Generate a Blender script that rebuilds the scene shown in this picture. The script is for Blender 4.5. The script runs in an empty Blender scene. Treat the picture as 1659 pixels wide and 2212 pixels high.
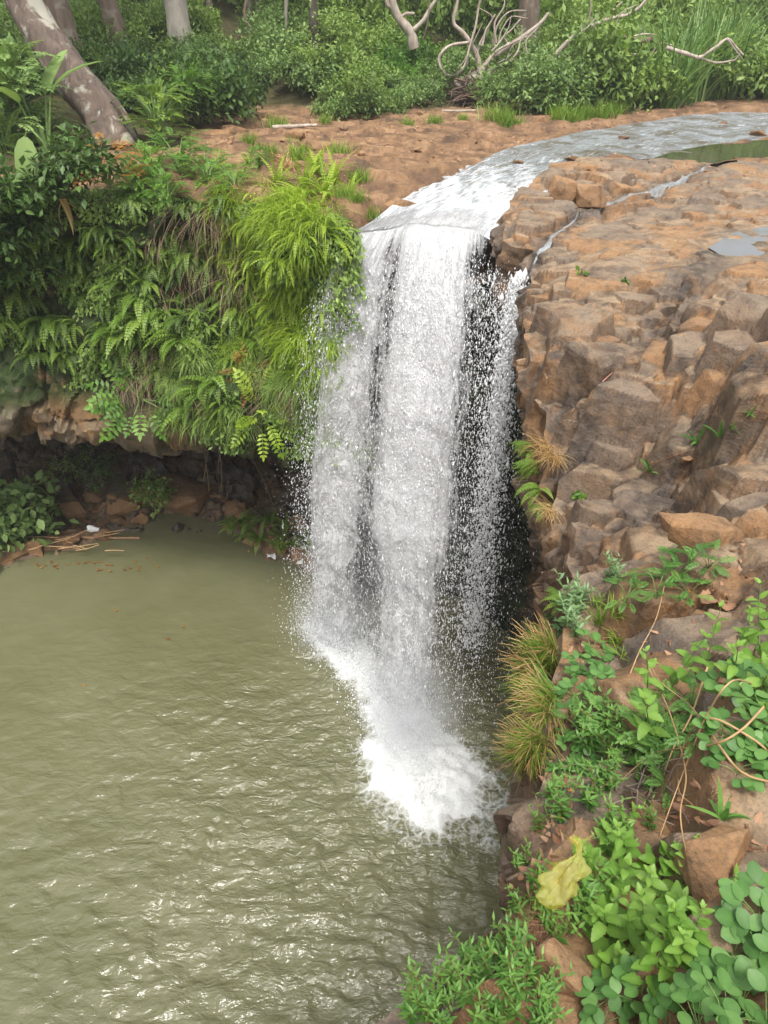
import bpy, bmesh, math, random
import numpy as np
from mathutils import Vector, Matrix, Euler

# ------------------------------------------------------------------ camera, sky, sun, exposure
S = bpy.context.scene
R = math.radians
PITCH, CZ, FPX = 35.8, 3.0, 1534.0
cam = bpy.data.cameras.new('camera'); camo = bpy.data.objects.new('camera', cam)
S.collection.objects.link(camo); S.camera = camo
camo.location = (0, 0, CZ); camo.rotation_euler = (R(90 - PITCH), 0, 0)
cam.sensor_fit = 'VERTICAL'; cam.sensor_height = 34.6; cam.lens = 24.0
cam.clip_start = 0.05; cam.clip_end = 2000
SUN_EL, SUN_AZ = 68.0, 180.0          # hazy sun high behind the camera
w = bpy.data.worlds.new('World'); S.world = w; w.use_nodes = True
nt = w.node_tree; nt.nodes.clear()
sky = nt.nodes.new('ShaderNodeTexSky'); sky.sky_type = 'NISHITA'; sky.sun_disc = False
sky.sun_elevation = R(SUN_EL); sky.sun_rotation = R(SUN_AZ); sky.dust_density = 6.0; sky.air_density = 1.0; sky.ozone_density = 1.0
hs = nt.nodes.new('ShaderNodeHueSaturation'); hs.inputs['Saturation'].default_value = 0.3
bg = nt.nodes.new('ShaderNodeBackground'); bg.inputs['Strength'].default_value = 0.15
wo = nt.nodes.new('ShaderNodeOutputWorld')
nt.links.new(sky.outputs[0], hs.inputs['Color']); nt.links.new(hs.outputs[0], bg.inputs[0]); nt.links.new(bg.outputs[0], wo.inputs[0])
sl = bpy.data.lights.new('sun', 'SUN'); sl.energy = 1.5; sl.angle = R(13); sl.color = (1.0, 0.95, 0.87)
so = bpy.data.objects.new('sun', sl); S.collection.objects.link(so)
_d = Vector((math.sin(R(SUN_AZ)) * math.cos(R(SUN_EL)), math.cos(R(SUN_AZ)) * math.cos(R(SUN_EL)), math.sin(R(SUN_EL))))
so.rotation_euler = _d.to_track_quat('Z', 'Y').to_euler()
S.view_settings.view_transform = 'Standard'; S.view_settings.look = 'None'
S.view_settings.exposure = 0.82; S.view_settings.gamma = 1.0
try:
    S.cycles.transparent_max_bounces = 48; S.cycles.max_bounces = 8; S.cycles.diffuse_bounces = 4
    S.cycles.use_denoising = True; S.cycles.volume_bounces = 3
except Exception:
    pass

# ------------------------------------------------------------------ helpers
rng = np.random.default_rng(7); random.seed(7)
C = S.collection
POOL = -10.0
def ray(px, py):
    x = (px - 829.5) / FPX; y = -(py - 1106) / FPX
    return np.array([x, math.cos(R(PITCH)) + y * math.sin(R(PITCH)), -math.sin(R(PITCH)) + y * math.cos(R(PITCH))])
def zp(px, py, z):
    d = ray(px, py); return d * ((z - CZ) / d[2]) + np.array([0, 0, CZ])
def yp(px, py, y):
    d = ray(px, py); return d * (y / d[1]) + np.array([0, 0, CZ])
def hsh(ix, iy, iz, seed):
    h = (ix.astype(np.int64) * 374761393 + iy.astype(np.int64) * 668265263 + iz.astype(np.int64) * 2147483647 + seed * 974711) & 0xFFFFFFFF
    h = ((h ^ (h >> 13)) * 1274126177) & 0xFFFFFFFF
    h = ((h ^ (h >> 16)) * 2246822519) & 0xFFFFFFFF
    h = h ^ (h >> 15)
    return (h & 0xFFFFFF) / float(0x1000000)
def vnoise(p, seed=0):
    i = np.floor(p).astype(np.int64); f = p - i; f = f * f * (3 - 2 * f)
    r = 0
    for dx in (0, 1):
        for dy in (0, 1):
            for dz in (0, 1):
                wt = (f[..., 0] if dx else 1 - f[..., 0]) * (f[..., 1] if dy else 1 - f[..., 1]) * (f[..., 2] if dz else 1 - f[..., 2])
                r = r + wt * hsh(i[..., 0] + dx, i[..., 1] + dy, i[..., 2] + dz, seed)
    return r * 2 - 1
def fbm(p, o=4, seed=0, g=0.5):
    a, r = 1.0, 0
    for k in range(o):
        r = r + a * vnoise(p * (2.03 ** k) + k * 17.3, seed + k); a *= g
    return r
def voro(p, seed=0):
    """nearest jittered-grid cell: id hash (3 randoms), centre, F2-F1"""
    i = np.floor(p).astype(np.int64)
    f1 = np.full(p.shape[:-1], 9e9); f2 = f1.copy()
    c = np.zeros_like(p); ids = np.zeros(p.shape, np.int64)
    for dx in (-1, 0, 1):
        for dy in (-1, 0, 1):
            for dz in (-1, 0, 1):
                j = i + np.array([dx, dy, dz])
                q = np.stack([j[..., k] + 0.1 + 0.8 * hsh(j[..., 0], j[..., 1], j[..., 2], seed + 31 * (k + 1)) for k in range(3)], -1)
                d = np.sqrt(((p - q) ** 2).sum(-1))
                m = d < f1
                f2 = np.where(m, f1, np.minimum(f2, d)); f1 = np.where(m, d, f1)
                c[m] = q[m]; ids[m] = j[m]
    rr = [hsh(ids[..., 0], ids[..., 1], ids[..., 2], seed + 500 + k) for k in range(3)]
    return rr, c, f2 - f1
def sstep(a, b, x):
    t = np.clip((x - a) / (b - a), 0, 1); return t * t * (3 - 2 * t)
def crv(pts, n):
    """Catmull-Rom through points, n samples evenly spaced by length"""
    P = np.array(pts, float)
    P = np.vstack([2 * P[0] - P[1], P, 2 * P[-1] - P[-2]])
    out = []
    for k in range(1, len(P) - 2):
        t = np.linspace(0, 1, 24, endpoint=False)[:, None]
        a, b, c, d = P[k - 1], P[k], P[k + 1], P[k + 2]
        out.append(0.5 * (2 * b + (c - a) * t + (2 * a - 5 * b + 4 * c - d) * t ** 2 + (3 * b - a - 3 * c + d) * t ** 3))
    out.append(P[-2][None]); Q = np.vstack(out)
    L = np.r_[0, np.cumsum(np.linalg.norm(np.diff(Q, axis=0), axis=1))]
    s = np.linspace(0, L[-1], n)
    return np.stack([np.interp(s, L, Q[:, k]) for k in range(Q.shape[1])], -1)
def nrm(v):
    return v / np.maximum(np.linalg.norm(v, axis=-1, keepdims=True), 1e-9)

class MB:
    """collects vertices and faces, then links them as ONE mesh object"""
    def __init__(s): s.V = []; s.T = []; s.Q = []; s.t = []; s.mt = []; s.mq = []; s.n = 0
    def add(s, V, F, tint=0.5, mi=0):
        V = np.asarray(V, float).reshape(-1, 3); F = np.asarray(F, np.int64)
        s.V.append(V); s.t.append(np.broadcast_to(np.asarray(tint, float), (len(V),)))
        if F.shape[1] == 4: s.Q.append(F + s.n); s.mq.append(np.full(len(F), mi))
        else: s.T.append(F + s.n); s.mt.append(np.full(len(F), mi))
        s.n += len(V); return s
    def mesh(s, name, mats, smooth=True, attrs=None):
        V = np.vstack(s.V); me = bpy.data.meshes.new(name)
        T = np.vstack(s.T) if s.T else np.zeros((0, 3), int); Q = np.vstack(s.Q) if s.Q else np.zeros((0, 4), int)
        me.vertices.add(len(V)); me.vertices.foreach_set('co', V.astype(np.float32).ravel())
        me.loops.add(len(T) * 3 + len(Q) * 4)
        me.loops.foreach_set('vertex_index', np.r_[T.ravel(), Q.ravel()].astype(np.int32))
        me.polygons.add(len(T) + len(Q))
        st = np.r_[np.arange(len(T)) * 3, len(T) * 3 + np.arange(len(Q)) * 4].astype(np.int32)
        me.polygons.foreach_set('loop_start', st)
        me.polygons.foreach_set('material_index', np.r_[np.concatenate(s.mt) if s.mt else [], np.concatenate(s.mq) if s.mq else []].astype(np.int32))
        me.polygons.foreach_set('use_smooth', np.full(len(T) + len(Q), smooth))
        for m in (mats if isinstance(mats, (list, tuple)) else [mats]): me.materials.append(m)
        a = me.attributes.new('tint', 'FLOAT', 'POINT'); a.data.foreach_set('value', np.concatenate(s.t).astype(np.float32))
        for k, v in (attrs or {}).items():
            if v.ndim == 1:
                a = me.attributes.new(k, 'FLOAT', 'POINT'); a.data.foreach_set('value', v.astype(np.float32))
            else:
                a = me.attributes.new(k, 'FLOAT_VECTOR', 'POINT'); a.data.foreach_set('vector', v.astype(np.float32).ravel())
        me.update(calc_edges=True); me.validate()
        return me
    def build(s, name, mats, parent=None, smooth=True, attrs=None):
        return obj(name, s.mesh(name, mats, smooth, attrs), parent)
def obj(name, me, parent=None):
    o = bpy.data.objects.new(name, me); C.objects.link(o); o.parent = parent; return o
def tag(o, label=None, cat=None, group=None, kind=None):
    for k, v in (('label', label), ('category', cat), ('group', group), ('kind', kind)):
        if v: o[k] = v
    return o
def thing(name, label, cat, loc=(0, 0, 0), group=None):
    o = bpy.data.objects.new(name, None); C.objects.link(o); o.location = loc; o.empty_display_size = .1
    return tag(o, label, cat, group)
def dup(root, loc, rot=(0, 0, 0), sc=1.0, label=None, group=None):
    r = root.copy(); C.objects.link(r); place(r, loc, rot, sc)
    if label: r['label'] = label
    if group: r['group'] = group
    for ch in list(root.children):
        c = ch.copy(); C.objects.link(c); c.parent = r
    return r
def place(r, loc, rot=(0, 0, 0), sc=1.0):
    r.location = tuple(float(v) for v in loc); r.rotation_euler = rot; r.scale = (sc, sc, sc) if np.isscalar(sc) else sc
def grid_faces(nu, nv):
    i = np.arange(nu * nv).reshape(nu, nv)
    return np.stack([i[:-1, :-1], i[1:, :-1], i[1:, 1:], i[:-1, 1:]], -1).reshape(-1, 4)
def sharp(o, deg=38):
    try: o.data.set_sharp_from_angle(angle=R(deg))
    except Exception: pass

# --- leaves
PROF = {
 'ovate': [(0, .03), (.08, .35), (.25, .9), (.42, 1), (.6, .82), (.8, .42), (.93, .14), (1, .0)],
 'lance': [(0, .05), (.15, .6), (.4, 1), (.7, .6), (1, .0)],
 'round': [(0, .1), (.1, .55), (.3, .93), (.55, 1), (.78, .8), (.93, .42), (1, .08)],
 'blade': [(0, .8), (.3, 1), (.65, .7), (1, .02)],
 'simple': [(0, .05), (.35, 1), (.7, .75), (1, .02)],
 'banana': [(0, .1), (.08, .6), (.25, .95), (.5, 1), (.75, .85), (.92, .5), (1, .03)],
}
_ser = []
for _k in range(13):
    _s = _k / 12.0; _w = max(0.0, math.sin(math.pi * min(1, (_s * .92 + .05)) ** .72)) ** .85
    _ser.append((_s, _w * (1.08 if _k % 2 else .9)))
_ser[-1] = (1, 0); _ser[0] = (0, .05); PROF['serrate'] = _ser
def leaves(mb, P, D, N, L, W, prof='dia', droop=0.0, fold=0.15, tint=None, mi=0):
    P = np.atleast_2d(np.asarray(P, float)); n = len(P)
    D = nrm(np.broadcast_to(np.asarray(D, float), (n, 3))); N = np.broadcast_to(np.asarray(N, float), (n, 3))
    Sd = nrm(np.cross(D, N)); U = np.cross(Sd, D)
    L = np.broadcast_to(np.asarray(L, float), (n,))[:, None]; W = np.broadcast_to(np.asarray(W, float), (n,))[:, None]
    dr = np.broadcast_to(np.asarray(droop, float), (n,))[:, None]
    if tint is None: tint = rng.random(n)
    tint = np.broadcast_to(np.asarray(tint, float), (n,))
    if prof == 'dia':
        m = P + D * L * .5 - U * (dr * L * .25)
        V = np.stack([P, m - Sd * W / 2 + U * fold * W, P + D * L - U * dr * L, m + Sd * W / 2 + U * fold * W], 1)
        b = (np.arange(n) * 4)[:, None]
        F = np.concatenate([b + [0, 1, 2], b + [0, 2, 3]], 0)
        return mb.add(V, F, np.repeat(tint, 4), mi)
    pr = PROF[prof]; k = len(pr); V = np.zeros((n, k, 3, 3))
    for a, (s_, w_) in enumerate(pr):
        c = P + D * (L * s_) - U * (dr * L * s_ * s_)
        V[:, a, 0] = c - Sd * W * w_ / 2 + U * fold * W * w_
        V[:, a, 1] = c
        V[:, a, 2] = c + Sd * W * w_ / 2 + U * fold * W * w_
    f = []
    for a in range(k - 1):
        for e in (0, 1):
            f.append([a * 3 + e, a * 3 + e + 1, (a + 1) * 3 + e + 1, (a + 1) * 3 + e])
    F = ((np.arange(n) * k * 3)[:, None, None] + np.array(f)[None]).reshape(-1, 4)
    tt = np.tile(np.array([-.04, .16, -.04]), n * k) + np.repeat(tint, k * 3)
    return mb.add(V, F, tt, mi)
def tube(mb, pts, rad, k=8, tint=0.5, mi=0, cap=True):
    P = np.asarray(pts, float); n = len(P); rad = np.broadcast_to(np.asarray(rad, float), (n,))
    T = nrm(np.gradient(P, axis=0)); a = np.array([0, 0, 1.0]) if abs(T[0, 2]) < .9 else np.array([1.0, 0, 0])
    V = np.zeros((n, k, 3)); an = np.arange(k) * 2 * math.pi / k
    X = nrm(np.cross(T[0], a))
    for i in range(n):
        X = nrm(X - T[i] * np.dot(X, T[i])); Y = np.cross(T[i], X)
        V[i] = P[i] + rad[i] * (np.cos(an)[:, None] * X + np.sin(an)[:, None] * Y)
    b = np.arange(n * k).reshape(n, k)
    F = np.stack([b[:-1], np.roll(b, -1, 1)[:-1], np.roll(b, -1, 1)[1:], b[1:]], -1).reshape(-1, 4)
    mb.add(V, F, tint, mi)
    if cap:
        for r_, i in ((b[-1], n - 1), (b[0], 0)):
            mb.add(np.vstack([V[i], P[i][None]]), np.stack([np.arange(k), np.roll(np.arange(k), -1), np.full(k, k)], -1), tint, mi)
    return mb
def rdir(n):
    return nrm(rng.normal(size=(n, 3)))

# ------------------------------------------------------------------ materials
class NB:
    def __init__(s, name):
        s.m = bpy.data.materials.new(name); s.m.use_nodes = True; s.t = s.m.node_tree; s.t.nodes.clear()
        s.out = s.n('OutputMaterial')
    def n(s, ty, **kw):
        x = s.t.nodes.new('ShaderNode' + ty)
        for k, v in kw.items(): setattr(x, k, v)
        return x
    def l(s, a, b): s.t.links.new(a, b)
    def val(s, sock, v):
        if hasattr(v, 'is_linked'): s.l(v, sock)
        else: sock.default_value = v
    def noise(s, vec, scale, detail=4, rough=.55, dist=0):
        x = s.n('TexNoise'); x.inputs['Scale'].default_value = scale; x.inputs['Detail'].default_value = detail
        x.inputs['Roughness'].default_value = rough; x.inputs['Distortion'].default_value = dist
        if vec is not None: s.l(vec, x.inputs['Vector'])
        return x.outputs['Fac']
    def ramp(s, fac, stops, interp='LINEAR'):
        x = s.n('ValToRGB'); x.color_ramp.interpolation = interp; e = x.color_ramp.elements
        while len(e) < len(stops): e.new(.5)
        for a, (p, c) in zip(e, stops): a.position = p; a.color = (*c, 1) if len(c) == 3 else c
        s.l(fac, x.inputs[0]); return x.outputs[0]
    def rng_(s, v, a, b, c=0., d=1.):
        x = s.n('MapRange'); x.clamp = True
        s.val(x.inputs[0], v); s.val(x.inputs[1], a); s.val(x.inputs[2], b); x.inputs[3].default_value = c; x.inputs[4].default_value = d
        return x.outputs[0]
    def math(s, op, a, b=0.):
        x = s.n('Math', operation=op); s.val(x.inputs[0], a); s.val(x.inputs[1], b); return x.outputs[0]
    def mix(s, f, a, b, mode='MIX'):
        x = s.n('Mix', data_type='RGBA', blend_type=mode); s.val(x.inputs[0], f)
        for so_, v in ((x.inputs[6], a), (x.inputs[7], b)):
            if hasattr(v, 'is_linked'): s.l(v, so_)
            else: so_.default_value = (*v, 1)
        return x.outputs[2]
    def attr(s, name, out='Fac'):
        x = s.n('Attribute'); x.attribute_name = name; return x.outputs[out]
    def bump(s, h, st=.5, d=.02, nrm_=None):
        x = s.n('Bump'); x.inputs['Strength'].default_value = st; x.inputs['Distance'].default_value = d; s.l(h, x.inputs['Height'])
        if nrm_ is not None: s.l(nrm_, x.inputs['Normal'])
        return x.outputs[0]
    def princ(s, col, rough=.6, nrm_=None, **kw):
        x = s.n('BsdfPrincipled'); s.val(x.inputs['Base Color'], col if hasattr(col, 'is_linked') else (*col, 1)); s.val(x.inputs['Roughness'], rough)
        if nrm_ is not None: s.l(nrm_, x.inputs['Normal'])
        for k, v in kw.items(): s.val(x.inputs[k.replace('_', ' ')], v)
        return x.outputs[0]
    def done(s, sh, where='Surface'): s.l(sh, s.out.inputs[where]); return s.m

def rock_mat(name, moss=0.0, dark=1.0, red=0.0):
    b = NB(name); g = b.n('NewGeometry'); P = g.outputs['Position']
    big = b.noise(P, .9, 5, .6, .6); mid = b.noise(P, 3.2, 6, .62, .4); fin = b.noise(P, 22, 6, .7); 
    k = lambda c: tuple(min(1, v * dark) for v in c)
    col = b.ramp(mid, [(.3, k((.06, .045, .035))), (.42, k((.135, .092, .06))), (.54, k((.215, .143, .085))), (.7, k((.30, .20, .12)))])
    rust = b.ramp(b.noise(P, 1.7, 6, .65, .8), [(.46, (0, 0, 0)), (.6, (1, 1, 1))])
    col = b.mix(b.math('MULTIPLY', rust, .55 + red), col, k((.30, .16, .07)))
    grey = b.ramp(big, [(.46, (0, 0, 0)), (.58, (1, 1, 1))])
    col = b.mix(b.math('MULTIPLY', grey, .42), col, k((.125, .108, .095)))
    sep = b.n('SeparateXYZ'); b.l(g.outputs['Normal'], sep.inputs[0])
    up = b.math('MULTIPLY', b.rng_(sep.outputs[2], .55, .95), b.rng_(mid, .35, .6))
    col = b.mix(b.math('MULTIPLY', up, .7), col, k((.33, .25, .16)))        # iron-tan weathering crust on the worn tops
    fc = b.attr('facet'); fn = b.math('ADD', fc, b.math('MULTIPLY', b.math('SUBTRACT', mid, .5), 1.2))
    col = b.mix(b.rng_(fn, .64, .78, 0, .5), col, k((.135, .112, .093)))       # grey blocks
    col = b.mix(b.rng_(fn, .40, .22, 0, .62), col, k((.29, .155, .065)))       # rusty blocks
    sp = b.ramp(b.noise(P, 55, 3, .6), [(.3, (.55, .55, .55)), (.5, (1, 1, 1)), (.72, (1.25, 1.2, 1.15))])
    col = b.mix(.7, col, sp, 'MULTIPLY')
    crk = b.attr('crack'); col = b.mix(b.math('MULTIPLY', crk, .75), col, k((.05, .038, .028)))
    if moss:
        mm = b.ramp(b.noise(P, 2.2, 6, .7, .5), [(.5 - moss * .2, (0, 0, 0)), (.62 - moss * .2, (1, 1, 1))])
        mm = b.math('MULTIPLY', mm, b.attr('mossy'))
        col = b.mix(mm, col, b.ramp(fin, [(.3, (.012, .022, .006)), (.7, (.05, .085, .018))]))
    st2 = b.n('Mapping'); st2.inputs['Scale'].default_value = (4.5, 4.5, .9); b.l(P, st2.inputs[0])
    col = b.mix(b.ramp(b.noise(st2.outputs[0], 1.4, 6, .7, .6), [(.52, (0, 0, 0)), (.68, (.7, .7, .7))]), col, k((.07, .055, .042)))       # dark run-off stains
    wet = b.math('MULTIPLY', b.attr('wet'), b.rng_(b.noise(P, 5, 4), .3, .55))  # mask holds wet rock and the shade painted inside the cave
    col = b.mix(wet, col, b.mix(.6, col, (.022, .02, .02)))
    ro = b.n('Mix'); b.l(wet, ro.inputs[0]); ro.inputs[2].default_value = .8; ro.inputs[3].default_value = .22
    chip = b.n('TexVoronoi'); chip.inputs['Scale'].default_value = 7.0; b.l(P, chip.inputs['Vector'])
    bh = b.math('ADD', b.math('ADD', b.math('MULTIPLY', fin, .55), b.math('MULTIPLY', mid, 1.1)), b.math('MULTIPLY', chip.outputs['Distance'], .5))
    return b.done(b.princ(col, ro.outputs[0], b.bump(bh, .75, .05), Specular_IOR_Level=.35))

def leaf_mat(name, stops, transl=.35, rough=.45, var=.12, spec=.35):
    b = NB(name); oi = b.n('ObjectInfo'); g = b.n('NewGeometry')
    f = b.math('ADD', b.attr('tint'), b.math('MULTIPLY', b.math('SUBTRACT', oi.outputs['Random'], .5), .35))
    f = b.math('ADD', f, b.math('MULTIPLY', b.math('SUBTRACT', b.noise(g.outputs['Position'], 30, 2), .5), .5))
    col = b.ramp(f, stops)
    p = b.princ(col, rough, Specular_IOR_Level=spec)
    tr = b.n('BsdfTranslucent'); b.l(b.mix(.5, col, (1.0, 1.0, .35), 'MULTIPLY'), tr.inputs[0])
    mx = b.n('MixShader'); mx.inputs[0].default_value = transl; b.l(p, mx.inputs[1]); b.l(tr.outputs[0], mx.inputs[2])
    return b.done(mx.outputs[0])
def bark_mat(name, a, b_, lichen=0.0, sc=6):
    b = NB(name); tc = b.n('TexCoord'); mp = b.n('Mapping'); mp.inputs['Scale'].default_value = (1, 1, .22); b.l(tc.outputs['Object'], mp.inputs[0])
    n1 = b.noise(mp.outputs[0], sc, 6, .65, .6); n2 = b.noise(tc.outputs['Object'], 1.6, 5, .65, .5)
    col = b.ramp(n1, [(.3, a), (.7, b_)])
    if lichen:
        col = b.mix(b.math('MULTIPLY', b.ramp(n2, [(.53, (0, 0, 0)), (.6, (1, 1, 1))]), lichen), col, (.42, .41, .34))
        col = b.mix(b.math('MULTIPLY', b.ramp(b.noise(tc.outputs['Object'], .9, 4, .6), [(.55, (0, 0, 0)), (.68, (1, 1, 1))]), .5), col, (.30, .17, .08))
    return b.done(b.princ(col, .85, b.bump(n1, .8, .05)))
def plain(name, c, rough=.7, v=.25, sc=12, **kw):
    b = NB(name); tc = b.n('TexCoord'); n1 = b.noise(tc.outputs['Object'], sc, 4)
    col = b.ramp(n1, [(.3, tuple(x * (1 - v) for x in c)), (.7, tuple(min(1, x * (1 + v)) for x in c))])
    return b.done(b.princ(col, rough, b.bump(n1, .3, .01), **kw))

M = {}
M['rock'] = rock_mat('basalt', 0, 1.02); M['wallrock'] = rock_mat('wet_wall_rock', .35, .6); M['cliffrock'] = rock_mat('mossy_cliff_rock', .9, .85, .1)
M['boulder'] = rock_mat('brown_boulder', 0, .95, .1)
G = lambda r, g, b: (r, g, b)
M['fern'] = leaf_mat('fern_green', [(0, (.06, .12, .014)), (.5, (.145, .25, .035)), (1, (.28, .40, .075))])
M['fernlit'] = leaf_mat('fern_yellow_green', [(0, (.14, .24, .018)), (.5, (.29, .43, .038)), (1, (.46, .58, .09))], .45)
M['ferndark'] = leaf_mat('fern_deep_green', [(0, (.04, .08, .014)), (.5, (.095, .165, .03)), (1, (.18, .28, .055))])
M['bush'] = leaf_mat('bush_green', [(0, (.085, .145, .028)), (.5, (.18, .29, .06)), (1, (.33, .46, .12))])
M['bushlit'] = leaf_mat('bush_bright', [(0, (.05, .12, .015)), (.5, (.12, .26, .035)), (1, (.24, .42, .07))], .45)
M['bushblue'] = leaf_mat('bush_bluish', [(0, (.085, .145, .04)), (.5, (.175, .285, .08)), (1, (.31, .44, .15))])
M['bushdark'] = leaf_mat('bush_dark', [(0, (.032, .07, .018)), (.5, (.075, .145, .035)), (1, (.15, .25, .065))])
M['far'] = leaf_mat('far_foliage', [(0, (.12, .20, .04)), (.5, (.26, .40, .085)), (1, (.44, .57, .18))], .5)
M['herb'] = leaf_mat('herb_light_green', [(0, (.08, .18, .022)), (.5, (.155, .31, .045)), (1, (.27, .45, .09))], .42)
M['roundleaf'] = leaf_mat('round_leaf_green', [(0, (.055, .14, .03)), (.5, (.10, .23, .055)), (1, (.17, .33, .09))], .35)
M['lance'] = leaf_mat('lance_leaf_green', [(0, (.05, .14, .025)), (.5, (.11, .25, .05)), (1, (.20, .37, .08))], .38)
M['pale'] = leaf_mat('pale_sage_leaf', [(0, (.08, .17, .07)), (.5, (.15, .27, .11)), (1, (.25, .38, .17))], .38)
M['grass'] = leaf_mat('grass_green', [(0, (.08, .17, .015)), (.5, (.17, .30, .03)), (1, (.32, .42, .08))], .4)
M['straw'] = leaf_mat('straw', [(0, (.30, .17, .06)), (.5, (.46, .30, .12)), (1, (.60, .44, .2))], .3)
M['reed'] = leaf_mat('reed_green', [(0, (.05, .12, .02)), (.5, (.12, .24, .05)), (1, (.30, .42, .16))], .4)
M['orangeleaf'] = leaf_mat('rusty_leaf', [(0, (.22, .07, .015)), (.5, (.36, .14, .03)), (1, (.45, .25, .05))], .4)
M['dead'] = leaf_mat('dead_leaf', [(0, (.16, .08, .045)), (.5, (.30, .16, .09)), (1, (.45, .28, .17))], .15, .7)
M['root'] = leaf_mat('dry_root', [(0, (.10, .07, .04)), (.5, (.20, .14, .09)), (1, (.36, .27, .18))], .15, .8)
M['stem'] = plain('green_stem', (.14, .23, .06)); M['redstem'] = plain('reddish_stem', (.24, .10, .05)); M['drystem'] = plain('dry_stem', (.42, .27, .13), .7)
M['twig'] = plain('grey_twig', (.30, .24, .19)); M['deadwood'] = bark_mat('bleached_wood', (.22, .17, .13), (.52, .45, .38), 0, 5)
M['barkbig'] = bark_mat('lichen_bark', (.06, .043, .034), (.19, .14, .11), .75, 5); M['barkgrey'] = bark_mat('smooth_grey_bark', (.20, .18, .15), (.36, .33, .28), .3, 4)
M['barkdark'] = bark_mat('dark_bark', (.035, .028, .022), (.10, .08, .06), .2, 6); M['barkbrown'] = bark_mat('brown_bark', (.09, .065, .05), (.2, .15, .11), .25, 6)
M['rootmass'] = bark_mat('root_mass', (.06, .04, .03), (.20, .13, .09), 0, 8)
M['bamboo'] = plain('tan_bamboo', (.36, .21, .11), .6, .25, 6)
M['flower'] = plain('yellow_flower', (.85, .55, .03), .6, .1); M['orange_petal'] = plain('orange_flower', (.75, .28, .03), .6, .2)
M['litter_white'] = plain('white_plastic', (.75, .76, .74), .5, .1); M['pink'] = plain('pink_straw', (.75, .35, .28), .5, .1)

def foam_white(name, lumpy=False):
    b = NB(name); nl = None
    if lumpy:
        mpl = b.n('Mapping'); mpl.inputs['Scale'].default_value = (9.0, 4.0, 9.0); b.l(b.attr('flow', 'Vector'), mpl.inputs[0]); nl = b.bump(b.noise(mpl.outputs[0], 1.0, 6, .7, .4), 1.0, .22)
    d = b.n('BsdfDiffuse'); d.inputs[0].default_value = (.95, .96, .97, 1)
    t = b.n('BsdfTranslucent'); t.inputs[0].default_value = (.95, .96, .97, 1)
    g = b.n('BsdfGlossy'); g.inputs['Roughness'].default_value = .25
    if nl is not None:
        for q_ in (d, t, g): b.l(nl, q_.inputs['Normal'])
    m = b.n('MixShader'); m.inputs[0].default_value = .35; b.l(d.outputs[0], m.inputs[1]); b.l(t.outputs[0], m.inputs[2])
    m2 = b.n('MixShader'); m2.inputs[0].default_value = .06; b.l(m.outputs[0], m2.inputs[1]); b.l(g.outputs[0], m2.inputs[2])
    return b, m2.outputs[0]
_b, _s = foam_white('droplet_water'); M['drop'] = _b.done(_s)
_b, _s = foam_white('falling_water', True)           # broken curtain: gaps follow a noise that runs with the flow
_v = _b.attr('flow', 'Vector'); _mp = _b.n('Mapping'); _mp.inputs['Scale'].default_value = (7.0, 2.0, 9.0); _b.l(_v, _mp.inputs[0])
_n1 = _b.noise(_mp.outputs[0], 1.0, 6, .68, .5)
_mp2 = _b.n('Mapping'); _mp2.inputs['Scale'].default_value = (13.0, .4, 9.0); _b.l(_v, _mp2.inputs[0])
_n2 = _b.noise(_mp2.outputs[0], 1.0, 4, .6, .3)
_mp3 = _b.n('Mapping'); _mp3.inputs['Scale'].default_value = (26.0, 12.0, 9.0); _b.l(_v, _mp3.inputs[0])
_n3 = _b.noise(_mp3.outputs[0], 1.0, 3, .6)
_nn = _b.math('ADD', _b.math('ADD', _b.math('MULTIPLY', _n1, .42), _b.math('MULTIPLY', _n2, .34)), _b.math('MULTIPLY', _n3, .24))
_al = _b.math('ADD', _nn, _b.math('SUBTRACT', _b.attr('dens'), .5))
_al = _b.math('MULTIPLY', _b.rng_(_al, .445, .60), .92)
_tr = _b.n('BsdfTransparent'); _mx = _b.n('MixShader'); _b.l(_al, _mx.inputs[0]); _b.l(_tr.outputs[0], _mx.inputs[1]); _b.l(_s, _mx.inputs[2])
M['fall'] = _b.done(_mx.outputs[0])

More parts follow.
